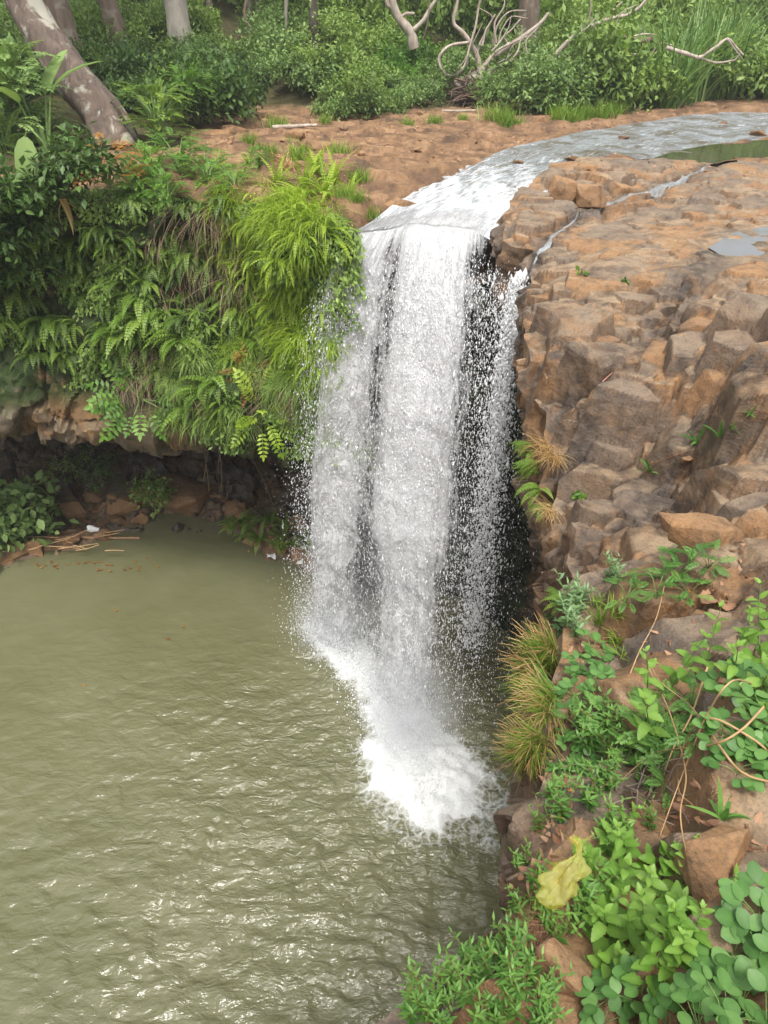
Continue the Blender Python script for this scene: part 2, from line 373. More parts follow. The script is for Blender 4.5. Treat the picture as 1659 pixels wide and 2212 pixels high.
def pool_mat():
    b = NB('murky_pool_water'); g = b.n('NewGeometry'); P = g.outputs['Position']
    mpw = b.n('Mapping'); mpw.inputs['Scale'].default_value = (1.0, 1.9, 1.0); mpw.inputs['Rotation'].default_value = (0, 0, .3); b.l(P, mpw.inputs[0])
    n1 = b.noise(mpw.outputs[0], 1.5, 5, .52, .6); n2 = b.noise(mpw.outputs[0], 6.0, 3, .5, .3)
    rp = b.attr('rip'); h = b.math('MULTIPLY', b.math('ADD', n1, b.math('MULTIPLY', n2, .34)), rp)
    nb = b.bump(h, 1.0, .17)
    col = b.mix(b.rng_(b.noise(P, .35, 3), .35, .65), (.115, .116, .058), (.142, .142, .078))
    w_ = b.princ(col, .07, nb, IOR=1.33, Specular_IOR_Level=.9)
    fm = b.attr('foam'); wob = b.n('TexNoise'); wob.inputs['Scale'].default_value = 2.2; wob.inputs['Detail'].default_value = 4; b.l(P, wob.inputs['Vector'])
    vv = b.n('VectorMath', operation='MULTIPLY_ADD'); b.l(wob.outputs['Color'], vv.inputs[0]); vv.inputs[1].default_value = (.5, .5, .5); b.l(P, vv.inputs[2])
    vo = b.n('TexVoronoi', feature='DISTANCE_TO_EDGE'); vo.inputs['Scale'].default_value = 4.5; b.l(vv.outputs[0], vo.inputs['Vector'])
    lace = b.rng_(vo.outputs['Distance'], 0.0, .16, .10, -.08)
    n3 = b.noise(P, 7, 6, .7)
    a = b.math('ADD', b.math('ADD', b.math('MULTIPLY', fm, 1.15), lace), b.math('MULTIPLY', b.math('SUBTRACT', n3, .5), .9))
    a = b.math('MULTIPLY', b.rng_(a, .50, .95), .95)
    a = b.math('MULTIPLY', a, b.rng_(fm, .02, .2))
    f_ = b.princ((.70, .72, .71), .7, b.bump(n3, .6, .08))
    mx = b.n('MixShader'); b.l(a, mx.inputs[0]); b.l(w_, mx.inputs[1]); b.l(f_, mx.inputs[2])
    return b.done(mx.outputs[0])
M['pool'] = pool_mat()
def river_mat():
    b = NB('river_water'); g = b.n('NewGeometry'); P = g.outputs['Position']; fl = b.attr('flow', 'Vector')
    mp = b.n('Mapping'); mp.inputs['Scale'].default_value = (3.4, .7, 1); b.l(fl, mp.inputs[0])
    n1 = b.noise(mp.outputs[0], 1.6, 6, .65, .8); n2 = b.noise(mp.outputs[0], 5, 4, .6, .5)
    h = b.math('ADD', n1, b.math('MULTIPLY', n2, .5)); nb = b.bump(h, 1.0, .16)
    rc = b.ramp(b.noise(P, 1.3, 5, .65, .5), [(.36, (.13, .105, .075)), (.52, (.25, .265, .27)), (.7, (.33, .36, .38))])
    w_ = b.princ(rc, .22, nb, IOR=1.33, Specular_IOR_Level=1.0)
    a = b.math('ADD', b.math('ADD', b.math('MULTIPLY', n1, .6), b.math('MULTIPLY', n2, .45)), b.math('SUBTRACT', b.attr('foam'), .5))
    a = b.rng_(a, .46, .70)
    f_ = b.princ((.80, .83, .86), .6, nb)
    mx = b.n('MixShader'); b.l(a, mx.inputs[0]); b.l(w_, mx.inputs[1]); b.l(f_, mx.inputs[2])
    return b.done(mx.outputs[0])
M['river'] = river_mat()
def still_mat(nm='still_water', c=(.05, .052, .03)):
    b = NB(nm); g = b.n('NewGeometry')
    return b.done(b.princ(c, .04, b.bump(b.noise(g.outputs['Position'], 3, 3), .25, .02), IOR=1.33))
M['still'] = still_mat(); M['painted_sky'] = still_mat('puddle_painted_sky', (.15, .155, .16))  # puddle's pale base colour stands in for the white sky's reflection
def earth_mat():
    b = NB('red_earth'); g = b.n('NewGeometry'); P = g.outputs['Position']
    n1 = b.noise(P, 1.1, 6, .65, .5); n2 = b.noise(P, 7, 6, .7); n3 = b.noise(P, 24, 3, .6)
    col = b.ramp(n1, [(.34, (.085, .055, .038)), (.5, (.20, .118, .064)), (.66, (.32, .20, .115))])
    col = b.mix(b.ramp(n2, [(.5, (0, 0, 0)), (.66, (.8, .8, .8))]), col, (.085, .055, .036))
    col = b.mix(b.ramp(n3, [(.66, (0, 0, 0)), (.72, (1, 1, 1))]), col, (.38, .25, .14))
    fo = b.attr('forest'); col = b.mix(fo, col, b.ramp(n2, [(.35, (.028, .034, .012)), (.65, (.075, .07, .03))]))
    h = b.math('ADD', n2, n1)
    return b.done(b.princ(col, .9, b.bump(h, .8, .06), Specular_IOR_Level=.2))
M['earth'] = earth_mat()

# ------------------------------------------------------------------ the lie of the land
# ground heights: (picture x, y, height above the lip of the fall) turned into points of the terrain
CP = [(1659,260,0),(1659,330,0),(1659,420,.05),(1500,360,.12),(1400,372,.2),(1250,370,.27),(1195,372,.25),(1195,448,-.22),(1290,445,-.2),(1400,425,-.1),(1480,395,-.02),
 (1560,400,.1),(1200,520,-.22),(1650,530,-.02),(1400,560,-.08),(1280,600,-.18),(1200,620,-.28),(1165,680,-.55),(1300,680,-.3),(1400,600,-.1),(1420,700,-.45),(1500,690,-.3),
 (1650,680,0),(1400,780,-.6),(1250,780,-.6),(1170,830,-.95),(1600,820,-.1),(1470,850,-.5),(1320,850,-.7),(1300,1000,-1.35),(1400,990,-1.25),(1200,950,-1.5),(1550,870,-.3),
 (1650,880,-.1),(1460,1010,-1.2),(1540,1020,-.9),(1650,950,-.3),(1300,1100,-1.25),(1250,1200,-1.45),(1400,1130,-1.05),(1520,1150,-.75),(1650,1080,-.4),(1450,1250,-.75),
 (1300,1300,-1.05),(1260,1400,-.95),(1400,1400,-.65),(1600,1300,-.25),(1600,1500,0),(1350,1550,-.55),(1230,1560,-.8),(1450,1700,-.1),(1200,1650,-.62),(1130,1720,-.5),(1300,1780,-.25),
 (1600,1750,.3),(1240,1960,-.35),(1450,1950,.25),(1620,1950,.6),(1300,2150,.1),(1500,2150,.6),(1650,2150,.85),(1120,2120,-.3)]
EDGE = [(1150,540,-.3),(1142,640,-.6),(1125,740,-.9),(1133,870,-1.3),(1162,960,-1.7),(1195,1080,-1.85),(1205,1180,-1.95),(1243,1290,-1.5),(1210,1380,-1.0),(1203,1500,-.85),
 (1120,1620,-.62),(1066,1740,-.48),(1082,1900,-.55),(1100,1990,-.5),(1010,2070,-.5),(860,2212,-.35)]
ew = np.array([zp(*e) for e in EDGE])
cp = np.vstack([np.array([zp(*c) for c in CP]), ew + [0.05, 0, 0.02],
  [[.8,.1,1.2],[2,0,1.35],[2,-2.5,1.5],[-.3,-1,.8],[4,2,1.1],[4,-2,1.5],[5,5,.35],[8,8,.25],[12,2,1.0],[12,12,.2],[25,5,.8],[25,20,.2],[25,-3,1.2],[4.5,8.5,.02],[6,17.5,.1],[10,20,.05],[3.6,16.2,.2],[2.3,12.3,-.22],[2.2,12.9,-.02],[2.5,13.5,.08],[2.9,14.0,.1]]])
def tps(pts, val, lam=.004):
    n = len(pts); d = np.linalg.norm(pts[:, None] - pts[None], axis=-1)
    K = np.where(d > 0, d * d * np.log(d + 1e-12), 0) + lam * np.eye(n)
    Pm = np.c_[np.ones(n), pts]; A = np.block([[K, Pm], [Pm.T, np.zeros((3, 3))]])
    return np.linalg.solve(A, np.r_[val, 0, 0, 0])
_w = tps(cp[:, :2], cp[:, 2]); GX = np.arange(-4, 31, .1); GY = np.arange(-4, 22, .1)
_gx, _gy = np.meshgrid(GX, GY, indexing='ij'); Z0 = np.full(_gx.shape, _w[-3]) + _w[-2] * _gx + _w[-1] * _gy
for _k in range(len(cp)):
    _r = (_gx - cp[_k, 0]) ** 2 + (_gy - cp[_k, 1]) ** 2 + 1e-9
    Z0 += _w[_k] * .5 * _r * np.log(_r)
Z0 = np.clip(Z0, -2.3, 1.6)
def z0(x, y):
    fx = np.clip((x + 4) / .1, 0, len(GX) - 1.001); fy = np.clip((y + 4) / .1, 0, len(GY) - 1.001)
    i = fx.astype(int); j = fy.astype(int); a = fx - i; b = fy - j
    return Z0[i, j] * (1 - a) * (1 - b) + Z0[i + 1, j] * a * (1 - b) + Z0[i, j + 1] * (1 - a) * b + Z0[i + 1, j + 1] * a * b
# cliff edge x as a function of y
ep = np.vstack([ew[:, :2], [[-1.1, .35], [-2.2, -1.2], [-3, -3.5], [2.02, 12.3], [2.02, 12.9], [2.5, 14.2], [3.45, 15.8], [4.3, 17.2], [5.6, 18.3]]])
ep = ep[np.argsort(ep[:, 1])]
def xe(y): return np.interp(y, ep[:, 1], ep[:, 0]) + .17 * sstep(3.0, 2.4, y) * sstep(.6, 1.5, y)
def dpoly(x, y, poly):
    """distance to a polyline in plan"""
    d = np.full(np.shape(x), 9e9)
    for (ax, ay), (bx, by) in zip(poly[:-1], poly[1:]):
        vx, vy = bx - ax, by - ay; t = np.clip(((x - ax) * vx + (y - ay) * vy) / (vx * vx + vy * vy + 1e-9), 0, 1)
        d = np.minimum(d, np.hypot(x - ax - t * vx, y - ay - t * vy))
    return d
TR1 = [tuple(zp(*p)[:2]) for p in [(1620,330,0),(1480,388,-.02),(1400,420,-.08),(1300,440,-.15),(1230,490,-.2),(1150,560,-.3)]]
TR2 = [tuple(zp(*p)[:2]) for p in [(1650,520,-.02),(1570,540,-.05),(1500,610,-.2),(1460,660,-.4),(1420,760,-.6),(1320,810,-.7)]]
TR4 = [tuple(zp(*p)[:2]) for p in [(1340,800,-.65),(1270,850,-.8),(1225,900,-1.2),(1235,1000,-1.5)]]
TR5 = [tuple(zp(*p)[:2]) for p in [(1450,1080,-1.1),(1360,1140,-1.15),(1290,1210,-1.2)]]
TR3 = [tuple(zp(*p)[:2]) for p in [(1545,1000,-.9),(1470,1020,-1.1),(1430,1080,-1.1),(1390,1120,-1.05)]]
PUD = [tuple(zp(*p)[:2]) for p in [(1570,535,-.05),(1625,515,-.05),(1680,508,-.05)]]
RL = crv([(-.35,13.2),(0,13.6),(.45,14.3),(1.1,15.6),(1.75,16.8),(3,19.0),(4.5,20.8),(8.3,24.4),(12.5,26.6),(26,31.5)], 260)
RR = crv([(2.05,12.75),(2.5,13.4),(2.95,14.5),(3.3,15.7),(4.1,17.0),(5.2,18.0),(7.4,19.0),(10.3,20.8),(26,26.5)], 260)
def zback(x, y):
    """plateau beyond the fall: flat rock with the river bed cut in, forest floor rising behind"""
    z = .07 * fbm(np.stack([x * .35, y * .35, 0 * x], -1), 4, 5) + .02
    dl = dpoly(x, y, [tuple(p) for p in RL[::12]]); dr = dpoly(x, y, [tuple(p) for p in RR[::12]])
    mid = (RL + RR) / 2; dm = dpoly(x, y, [tuple(p) for p in mid[::12]])
    hw = np.interp(y, mid[:, 1], np.linalg.norm(RL - RR, axis=1) / 2)
    z = z - .32 * sstep(.15, -.35, dm - hw)
    lipd = dpoly(x, y, [(-.5, 13.0), (-.05, 13.4), (.5, 13.7), (1.15, 13.6), (1.75, 13.25), (2.15, 12.7)]); z = z - .75 * sstep(2.4, .3, lipd) * sstep(.2, -.1, dm - hw)
    _sp = [tuple(zp(a_, b_, 0)[:2]) for a_, b_ in ((1440, 340), (1560, 330), (1750, 322))]; z = z - .30 * sstep(1.3, .5, dpoly(x, y, _sp))
    bl = np.interp(x, [-30, -8, -5, -2, 3, 8, 15, 30], [20, 21.5, 27.5, 26.2, 29.5, 27.6, 33, 38])
    return z + np.clip(y - bl, 0, 60) * .16 * sstep(-.5, 3, y - bl) + .25 * sstep(-4, -9, x) * sstep(16, 19, y)
EXP = {}
# --- right-hand rock: plateau top, broken edge and outer face in one sheet
def spaced(a, b, f):
    o = [a]
    while o[-1] < b: o.append(o[-1] + f(o[-1]))
    return np.array(o)
ys = spaced(-2.6, 18.2, lambda y: .06 if y < .6 else .0025 * math.hypot(y, 3.4) + .002)
ts = spaced(0, 26, lambda t: .011 + .0035 * t if t < 5 else .05 * t - .18)
vs = np.r_[-spaced(.03, 10.4, lambda v: .03 if v < 3 else .12)[::-1], 0]     # down the face
na, nt_, nv_ = len(ys), len(ts), len(vs) - 1
yy = ys[:, None]; XE = xe(ys)[:, None] + .06 * vnoise(np.stack([yy * 3, 0 * yy, 0 * yy], -1), 3)
tx = XE + ts[None]; ty = np.broadcast_to(yy, tx.shape)
slope = np.hypot(z0(tx + .25, ty) - z0(tx - .25, ty), z0(tx, ty + .25) - z0(tx, ty - .25)) / .5
blk = np.clip(sstep(.10, .45, slope) + sstep(.9, .1, ts[None] + 0 * tx) * .8, 0, 1) * sstep(19, 16, ty) * .9 + .1
def blocks(x, y, cell, seed, rise, tilt, lift, asp=(1., 1.)):
    """union of angular blocks: every block is a convex solid cut by its own planes"""
    H = np.full(x.shape, -9.0); H2 = H.copy(); ID = np.zeros(x.shape)
    i0 = np.floor(x / cell / asp[0]).astype(np.int64); j0 = np.floor(y / cell / asp[1]).astype(np.int64); zk = np.zeros_like(i0)
    for di in (-1, 0, 1):
        for dj in (-1, 0, 1):
            i = i0 + di; j = j0 + dj; h = lambda k: hsh(i, j, zk, seed + k)
            cx = (i + .15 + .7 * h(1)) * cell * asp[0]; cy = (j + .15 + .7 * h(2)) * cell * asp[1]
            zc = z0(cx, cy); e_ = .15 * cell; gx_ = (z0(cx + e_, cy) - z0(cx - e_, cy)) / (2 * e_); gy_ = (z0(cx, cy + e_) - z0(cx, cy - e_)) / (2 * e_)
            sl_c = np.hypot(gx_, gy_); am = (sstep(.10, .5, sl_c) * .92 + .08) * (1 - .85 * sstep(9.4, 11.4, cy) * sstep(3.0, 4.2, cx + (cy - 11) * -.2))
            ux, uy = x - cx, y - cy
            v = zc + lift + (h(3) - .5) * rise * am + ux * (np.clip(gx_, -.4, .4) * .12 + (h(4) - .5) * tilt * am) + uy * (np.clip(gy_, -.4, .4) * .12 + (h(5) - .5) * tilt * am); top = v
            a0 = h(6) * 6.28
            for k in range(6):
                an = a0 + k * 1.047 + (h(10 + k) - .5) * .9; rk = cell * (.36 + .34 * h(20 + k)); st_ = 5.0 + 9 * h(30 + k) ** 2
                n_ = (np.cos(an) * ux / asp[0] + np.sin(an) * uy / asp[1])
                v = np.minimum(v, top + st_ * (rk - n_))
                v = np.minimum(v, top + (.5 + h(50 + k)) * (rk * (.55 + .2 * h(40 + k)) - n_) + 9. * (h(60 + k) > .3) + .0)
                v = np.minimum(v, top + 1.0 * (rk - .022 * cell - n_))
            m = v > H; H2 = np.where(m, H, np.maximum(H2, v)); H = np.where(m, v, H); ID = np.where(m, h(50), ID)
    return H, ID, H - H2
wx = tx + .022 * fbm(np.stack([tx * 2, ty * 2, 0 * tx], -1), 3, 11); wy = ty + .022 * fbm(np.stack([tx * 2, ty * 2, 0 * tx + 7], -1), 3, 12)
zb = z0(tx, ty)
hA, iA, eA = blocks(wx, wy, .66, 1001, .34, .42, .02, (1.2, .9)); hB, iB, eB = blocks(wx, wy, .42, 1101, .24, .45, -.02, (1.2, .85))
hC, iC, eC = blocks(wx, wy, .2, 1201, .14, .5, -.05, (1.2, .9))
zt = np.maximum(np.maximum(hA, hB), hC); onA = hA >= zt; onB = (hB >= zt) & ~onA; iid = np.where(onA, iA, np.where(onB, iB, iC)); eA = np.minimum(eA, np.abs(hA - np.maximum(hB, hC))); eB = np.minimum(eB, np.minimum(np.abs(hB - hA), np.abs(hB - hC))); eC = np.minimum(eC, np.abs(hC - np.maximum(hA, hB)))
joint = sstep(.035, .0, np.where(onA, eA, np.where(onB, eB, eC)))
zf = zb - .012 - .13 * blk; crack = np.maximum(sstep(.0, .12, zf + .1 - zt) * blk, joint * (.25 + .5 * blk)); zt = np.maximum(zt, zf)
rf, cf, ef = voro(np.stack([wx * 3.2, wy * 5, 0 * wx + .5], -1), 104)
zt = zt + (1 - blk) * ((rf[0] - .5) * .035 + (cf[..., 1] / 5 - ty) * (rf[1] - .2) * .12)
nn = fbm(np.stack([tx * 2.2, ty * 2.2, zt], -1), 5, 21)
zt = zt + nn * .014
dw = np.minimum.reduce([dpoly(tx, ty, TR1) * 1.3, dpoly(tx, ty, TR2) * 1.0, dpoly(tx, ty, TR3) * .8, dpoly(tx, ty, TR4) * 1.0, dpoly(tx, ty, TR5) * 1.1])
wet_darkA = sstep(.42, .1, dw)
dpd = dpoly(tx, ty, PUD); flat = sstep(.75, .35, dpd)
zt = zt * (1 - flat) + (-.10) * flat + flat * .05 * nn
d1 = dpoly(tx, ty, TR1); zt = zt - .07 * sstep(.4, .05, d1) * sstep(12, 14, ty)
zt = np.maximum(zt, -2.6) - .5 * sstep(17.3, 17.9, ty)
def blur(a):
    b = np.pad(a, 1, mode='edge'); b = .25 * b[:-2] + .5 * b[1:-1] + .25 * b[2:]; return .25 * b[:, :-2] + .5 * b[:, 1:-1] + .25 * b[:, 2:]
zt = .72 * zt + .28 * blur(zt); zt = zt + .006 * fbm(np.stack([tx * 7, ty * 7, zt * 7], -1), 4, 25)
# face
zE = zt[:, :1]; fz = zE + vs[None, :-1] * (10.6 + zE) / 10.4
dn = zE - fz
ind = .18 + .55 * np.exp(-((yy - 5.55) / .5) ** 2)
fx = XE + dn * .02 + sstep(.8, 4.5, dn) * 1.1 * sstep(2.5, 5, yy) + ind * sstep(0, .8, dn) * 0.6 - .10 * np.sin(np.clip(dn, 0, 1.6) * 2)
fy = np.broadcast_to(yy, fx.shape)
q = np.stack([fx, fy, fz], -1) + .2 * np.stack([fbm(np.stack([fx, fy, fz], -1) * 1.4, 3, 40 + k) for k in range(3)], -1)
v1, k1, g1 = voro(q * np.array([1.5, 1.5, .8]), 111); v2, k2, g2 = voro(q * np.array([3.6, 3.6, 2.2]), 112)
df = (v1[0] - .5) * .34 + (fz - k1[..., 2] / .8) * (v1[1] - .5) * .3 + (fy - k1[..., 1] / 1.5) * (v1[2] - .5) * .5 + (v2[0] - .5) * .14 + (fy - k2[..., 1] / 3.6) * (v2[1] - .5) * .5
df = df - .1 * sstep(.08, 0, g1) + .05 * fbm(q * 3, 4, 51)
fx = fx - df * sstep(0, .18, dn)
AX = np.hstack([fx, tx]); AY = np.hstack([fy, ty]) ; AZ = np.hstack([fz, zt])
wet_darkA = np.maximum(wet_darkA, .85 * sstep(.05, .4, fbm(np.stack([tx * .9, ty * .9, zt * .5], -1), 3, 81)) * sstep(-.35, -.8, zb))
wet_darkA = np.clip(wet_darkA + .95 * sstep(3.3, 2.7, ty) * sstep(.45, .25, ts[None] + 0 * tx), 0, 1)  # near edge, and the near face below it, darker and glossier
ACR = np.hstack([sstep(.1, 0, g1) * .8, crack]); AW = np.hstack([np.clip(sstep(1.5, 4, dn) * .8 + sstep(9, 10.5, yy) * .8 + sstep(.02, .2, dn) * sstep(3.4, 2.6, yy) * .9, 0, 1), wet_darkA])
# sideways roughness so that steps are not plumb
ro_ = fbm(np.stack([AX * 2.5, AY * 2.5, AZ * 2.5], -1), 4, 61)
AX = AX + .012 * ro_ ; AY = AY + .012 * fbm(np.stack([AX * 2.5, AY * 2.5, AZ * 2.5], -1), 4, 71)
mA = MB().add(np.stack([AX, AY, AZ], -1), grid_faces(*AX.shape))
rock = mA.build('rock_plateau', M['rock'], None, True, {'crack': ACR.ravel(), 'wet': AW.ravel(), 'facet': np.hstack([v1[0], iid]).ravel()})  # wet also carries the darker, glossier near edge and face
sharp(rock, 24); tag(rock, 'stepped brown basalt rock shelf beside the waterfall', 'rock', None, 'structure')
print('rock verts', AX.size)

# --- wall behind the fall and the left-hand cliff with the cave under it
PC = crv([(3.2,11.0),(2.6,12.0),(2.15,12.7),(1.75,13.25),(1.15,13.6),(.5,13.7),(-.05,13.4),(-.5,13.05),(-1.1,12.95),(-1.9,13.5),(-2.9,14.4),(-4.5,14.9),(-7,15.1),(-9.5,15),(-12,14.6),(-16,13.6),(-24,12)], 760)
TG = nrm(np.gradient(PC, axis=0)); ON = np.stack([-TG[:, 1], TG[:, 0]], -1)          # outward = towards the pool
# smooth the normals so that the sheet does not fold where the edge bends
for _ in range(60): ON[1:-1] = nrm(ON[:-2] + ON[2:] + ON[1:-1])
def prof(x):
    """(outward, z) profile of the cliff at plan position x: list of control points"""
    cave = sstep(-1.2, -3.0, x)
    top = -.12 - .0 * x
    pts = [(-1.6, top - .05), (-.8, top), (-.2, top - .02), (0, top - .12), (.12, -.5), (.15 + .15 * cave, -1.6), (.05 + .45 * cave, -3.0), (-.1 + .75 * cave, -4.4 + .3 * cave), (-.25 + .75 * cave, -5.45 + .4 * cave),
           (-.5 + .1 * cave, -5.9 + .5 * cave), (-.8 - 1.6 * cave, -6.1 + .45 * cave), (-1.0 - 4.4 * cave, -6.6 + .4 * cave), (-1.1 - 6.2 * cave, -7.6), (-1.1 - 5.8 * cave, -8.4), (-1.0 - 3.8 * cave, -9.2), (-.9 - 1.5 * cave, -10.2), (-.8 - .8 * cave, -10.8)]
    return crv(pts, 330)
pr_ = [prof(np.clip(v, -24, 3)) for v in np.linspace(-3.2, -1.0, 12)]
ci = np.clip((PC[:, 0] + 3.2) / 2.2 * 11, 0, 11)
prA = np.stack([pr_[int(i)] * (1 - (i - int(i))) + pr_[min(11, int(i) + 1)] * (i - int(i)) for i in ci])
for _ in range(30): prA[1:-1] = (prA[:-2] + prA[2:] + prA[1:-1]) / 3
CX = PC[:, None, 0] + ON[:, None, 0] * prA[..., 0]; CY = PC[:, None, 1] + ON[:, None, 1] * prA[..., 0]; CZ_ = prA[..., 1] + 0 * CX
CZ_ = CZ_ - (.8 * sstep(-.75, -.35, PC[:, 0]) + .3 * sstep(1.6, 2.3, PC[:, 0]))[:, None] * sstep(-1.6, -.6, CZ_)
Pc = np.stack([CX, CY, CZ_], -1)
du = np.gradient(Pc, axis=0); dv = np.gradient(Pc, axis=1); NC = nrm(np.cross(du, dv))
if NC[400, 100] @ np.array([0, -1, 0]) < 0: NC = -NC
q = Pc + .35 * np.stack([fbm(Pc * .9, 3, 140 + k) for k in range(3)], -1)
v1, k1, g1 = voro(q * np.array([1.0, 1.0, .9]), 121); v2, k2, g2 = voro(q * np.array([2.6, 2.6, 2.4]), 122)
amp = np.clip(sstep(.02, -.6, CZ_), 0, 1)
dC = amp * ((v1[0] - .5) * .55 + (v2[0] - .5) * .25 + .18 * fbm(Pc * .8, 4, 131) - .12 * sstep(.09, 0, g1) + .05 * fbm(Pc * 4, 3, 135)) + .02 * fbm(Pc * 3, 3, 133)
dC = dC + .25 * amp * np.sin(CZ_ * 1.1 + fbm(Pc * .4, 2, 139))
dC *= np.where(PC[:, None, 0] > -.9, .75, 1)
Pc2 = Pc + NC * dC[..., None]
mC = MB().add(Pc2, grid_faces(*CX.shape))
wet_shadeC = np.clip(sstep(-1.3, -.4, PC[:, None, 0]) + sstep(195, 215, np.arange(330))[None] * .95 + 0 * CX, 0, 1) * .95  # wet wall behind the fall; inner rows carry painted cave shade
wallm = M['cliffrock']
cliff = mC.build('rock_cliff', [M['cliffrock']], None, True, {'crack': (sstep(.1, 0, g1) * .7).ravel(), 'wet': wet_shadeC.ravel(), 'facet': v1[0].ravel(), 'mossy': (1 - .85 * sstep(-4.0, -4.6, CZ_) * sstep(-1.8, -4.5, PC[:, None, 0])).ravel()})  # wet also carries the painted cave shade
sharp(cliff, 45); tag(cliff, 'mossy rock cliff with a dark cave hollowed under it', 'cliff', None, 'structure')

# --- plateau and forest floor
bx = np.r_[-spaced(6, 60, lambda t: .12 + .02 * t)[::-1], np.arange(-6, 14, .06), spaced(14, 60, lambda t: .1 + .02 * t)]
by = np.r_[np.arange(12.4, 30, .065), spaced(30, 110, lambda t: .15 + .02 * (t - 30))]
BX, BY = np.meshgrid(bx, by, indexing='ij'); BZ = zback(BX, BY)
pb = np.stack([BX, BY, 0 * BX], -1)
wpb = pb + .25 * np.stack([fbm(pb * .9, 3, 160), fbm(pb * .9, 3, 161), 0 * BX], -1)
rb, cb, eb = voro(wpb * np.array([1.3, 2.2, 1]) + [0, 0, .5], 171)
BZ = BZ + sstep(34, 26, BY) * ((rb[0] - .5) * .15 + (cb[..., 1] / 2.2 - BY) * (rb[1] - .2) * .26) + .045 * fbm(pb * 2.1, 5, 163)
# raised red rock shoulder left of the river
BZ = BZ + .22 * np.exp(-(((BX + .8) / 1.6) ** 2 + ((BY - 16.3) / 1.1) ** 2)) + .15 * np.exp(-(((BX + 3.4) / .9) ** 2 + ((BY - 19.6) / .5) ** 2))
sd = np.full(BX.shape, -9e9)
pcx = PC[::-1]
yedge = np.interp(BX, pcx[:, 0], pcx[:, 1]); yedge = np.where(BX > 1.9, np.where(BX > 3.1, 12.0, 13.2), yedge)
inside = (BY > yedge + .02)
BZ = BZ - .30 * sstep(.55, .02, BY - yedge)
inA = (BX > xe(BY) + .35) & (BY < 17.0)
BZ = BZ - .03 * ((BX > xe(BY) - .2) & (BY < 18.2))
keep = inside & ~inA
vid = np.arange(BX.size).reshape(BX.shape)
F = grid_faces(*BX.shape); F = F[keep.ravel()[F].all(1)]
used = np.unique(F); rm = np.zeros(BX.size, int); rm[used] = np.arange(len(used))
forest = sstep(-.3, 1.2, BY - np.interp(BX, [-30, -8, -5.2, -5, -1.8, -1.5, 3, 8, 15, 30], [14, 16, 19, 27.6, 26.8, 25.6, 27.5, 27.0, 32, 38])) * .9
mB = MB().add(np.stack([BX, BY, BZ], -1).reshape(-1, 3)[used], rm[F])
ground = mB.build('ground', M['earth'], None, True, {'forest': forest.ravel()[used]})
tag(ground, 'red brown rock and earth bank beside the river', 'ground', None, 'structure')
bpy.context.view_layer.update()
TERR = [rock, cliff, ground]
def hit(px, py, objs=None):
    d = ray(px, py); best = None
    for o in (objs or TERR):
        ok, loc, nor, _ = o.ray_cast(Vector((0, 0, CZ)), Vector(d).normalized())
        if ok and (best is None or (loc - Vector((0, 0, CZ))).length < best[2]): best = (np.array(loc), np.array(nor), (loc - Vector((0, 0, CZ))).length)
    return best
def ground_z(x, y, default=0.0):
    for o in (ground, rock):
        ok, loc, nor, _ = o.ray_cast(Vector((x, y, 6)), Vector((0, 0, -1)))
        if ok: return loc.z
    return default

# ------------------------------------------------------------------ water
gx = np.arange(-26, 5.5, .05); gy = np.r_[np.arange(1.0, 21.5, .05)]
X, Y = np.meshgrid(gx, gy, indexing='ij')
BASE = [(-1.75, 13.1), (-1.05, 12.4), (-.25, 11.4), (.2, 10.2), (.65, 9.0), (1.05, 8.5)]
db = dpoly(X, Y, BASE); dc = np.hypot(X - .75, Y - 8.8)
P3 = np.stack([X, Y, 0 * X], -1)
ph = dc + 1.3 * fbm(P3 * .45, 4, 201) + .25 * fbm(P3 * 2., 2, 202)
att = np.exp(-np.clip(dc - 1.5, 0, 99) / 6.0)
rx_, ry_ = (X - .75) / (dc + .3), (Y - 8.8) / (dc + .3)
ridge = lambda p, sd_: 1 - 2 * np.abs(fbm(p, 3, sd_))
H = att * (.022 * np.sin(ph * 2 * math.pi / .7) * (.5 + .7 * vnoise(P3 * 1.1, 5)))
H += (.030 * att + .003) * fbm(np.stack([X * 2.4 + .8 * fbm(P3, 2, 4), Y * 4.2, 0 * X], -1), 4, 205) + (.018 * att) * ridge(np.stack([X * 2.0, Y * 3.6, 0 * X + 4], -1), 215)
wob = .35 * fbm(P3 * .9, 4, 207) + .22 * fbm(P3 * 3, 3, 208)
near = sstep(11.2, 9.2, Y); wd_ = .6 + .4 * near
core = sstep(1.0, .25, (db + wob * (.55 + .35 * near)) / wd_); halo = sstep(2.3, .3, (db + wob * 1.0) / (wd_ + .25))
foam = np.clip(.85 * core + .46 * halo + .16 * sstep(3.2, .8, np.hypot(X - .9, Y - 8.2) + wob), 0, 1.2)
H += core * (.05 + .10 * np.abs(fbm(P3 * 2.6, 3, 209)))
rip = np.clip(.2 + .9 * np.exp(-dc / 6.0), 0, 1.1) * (1 - .8 * sstep(10.5, 14.5, Y)) * (1 - .35 * sstep(3, 9, -X))
H = H * (1 + .6 * sstep(9, 5, Y)) * (1 - .6 * sstep(11, 14, Y)) + .035 * sstep(10, 5, Y) * fbm(np.stack([X * .9, Y * 1.7, 0 * X + 3], -1), 3, 217)
pool = MB().add(np.stack([X, Y, POOL + H], -1), grid_faces(*X.shape)).build('pool_water', M['pool'], None, True, {'foam': foam.ravel(), 'rip': rip.ravel()})
tag(pool, 'murky olive green plunge pool with white foam under the fall', 'water', None, 'structure')
MB().add([[-90, -60, POOL - .6], [60, -60, POOL - .6], [60, 40, POOL - .6], [-90, 40, POOL - .6]], [[0, 1, 2, 3]]).build('pool_bed', M['boulder'], None, False)
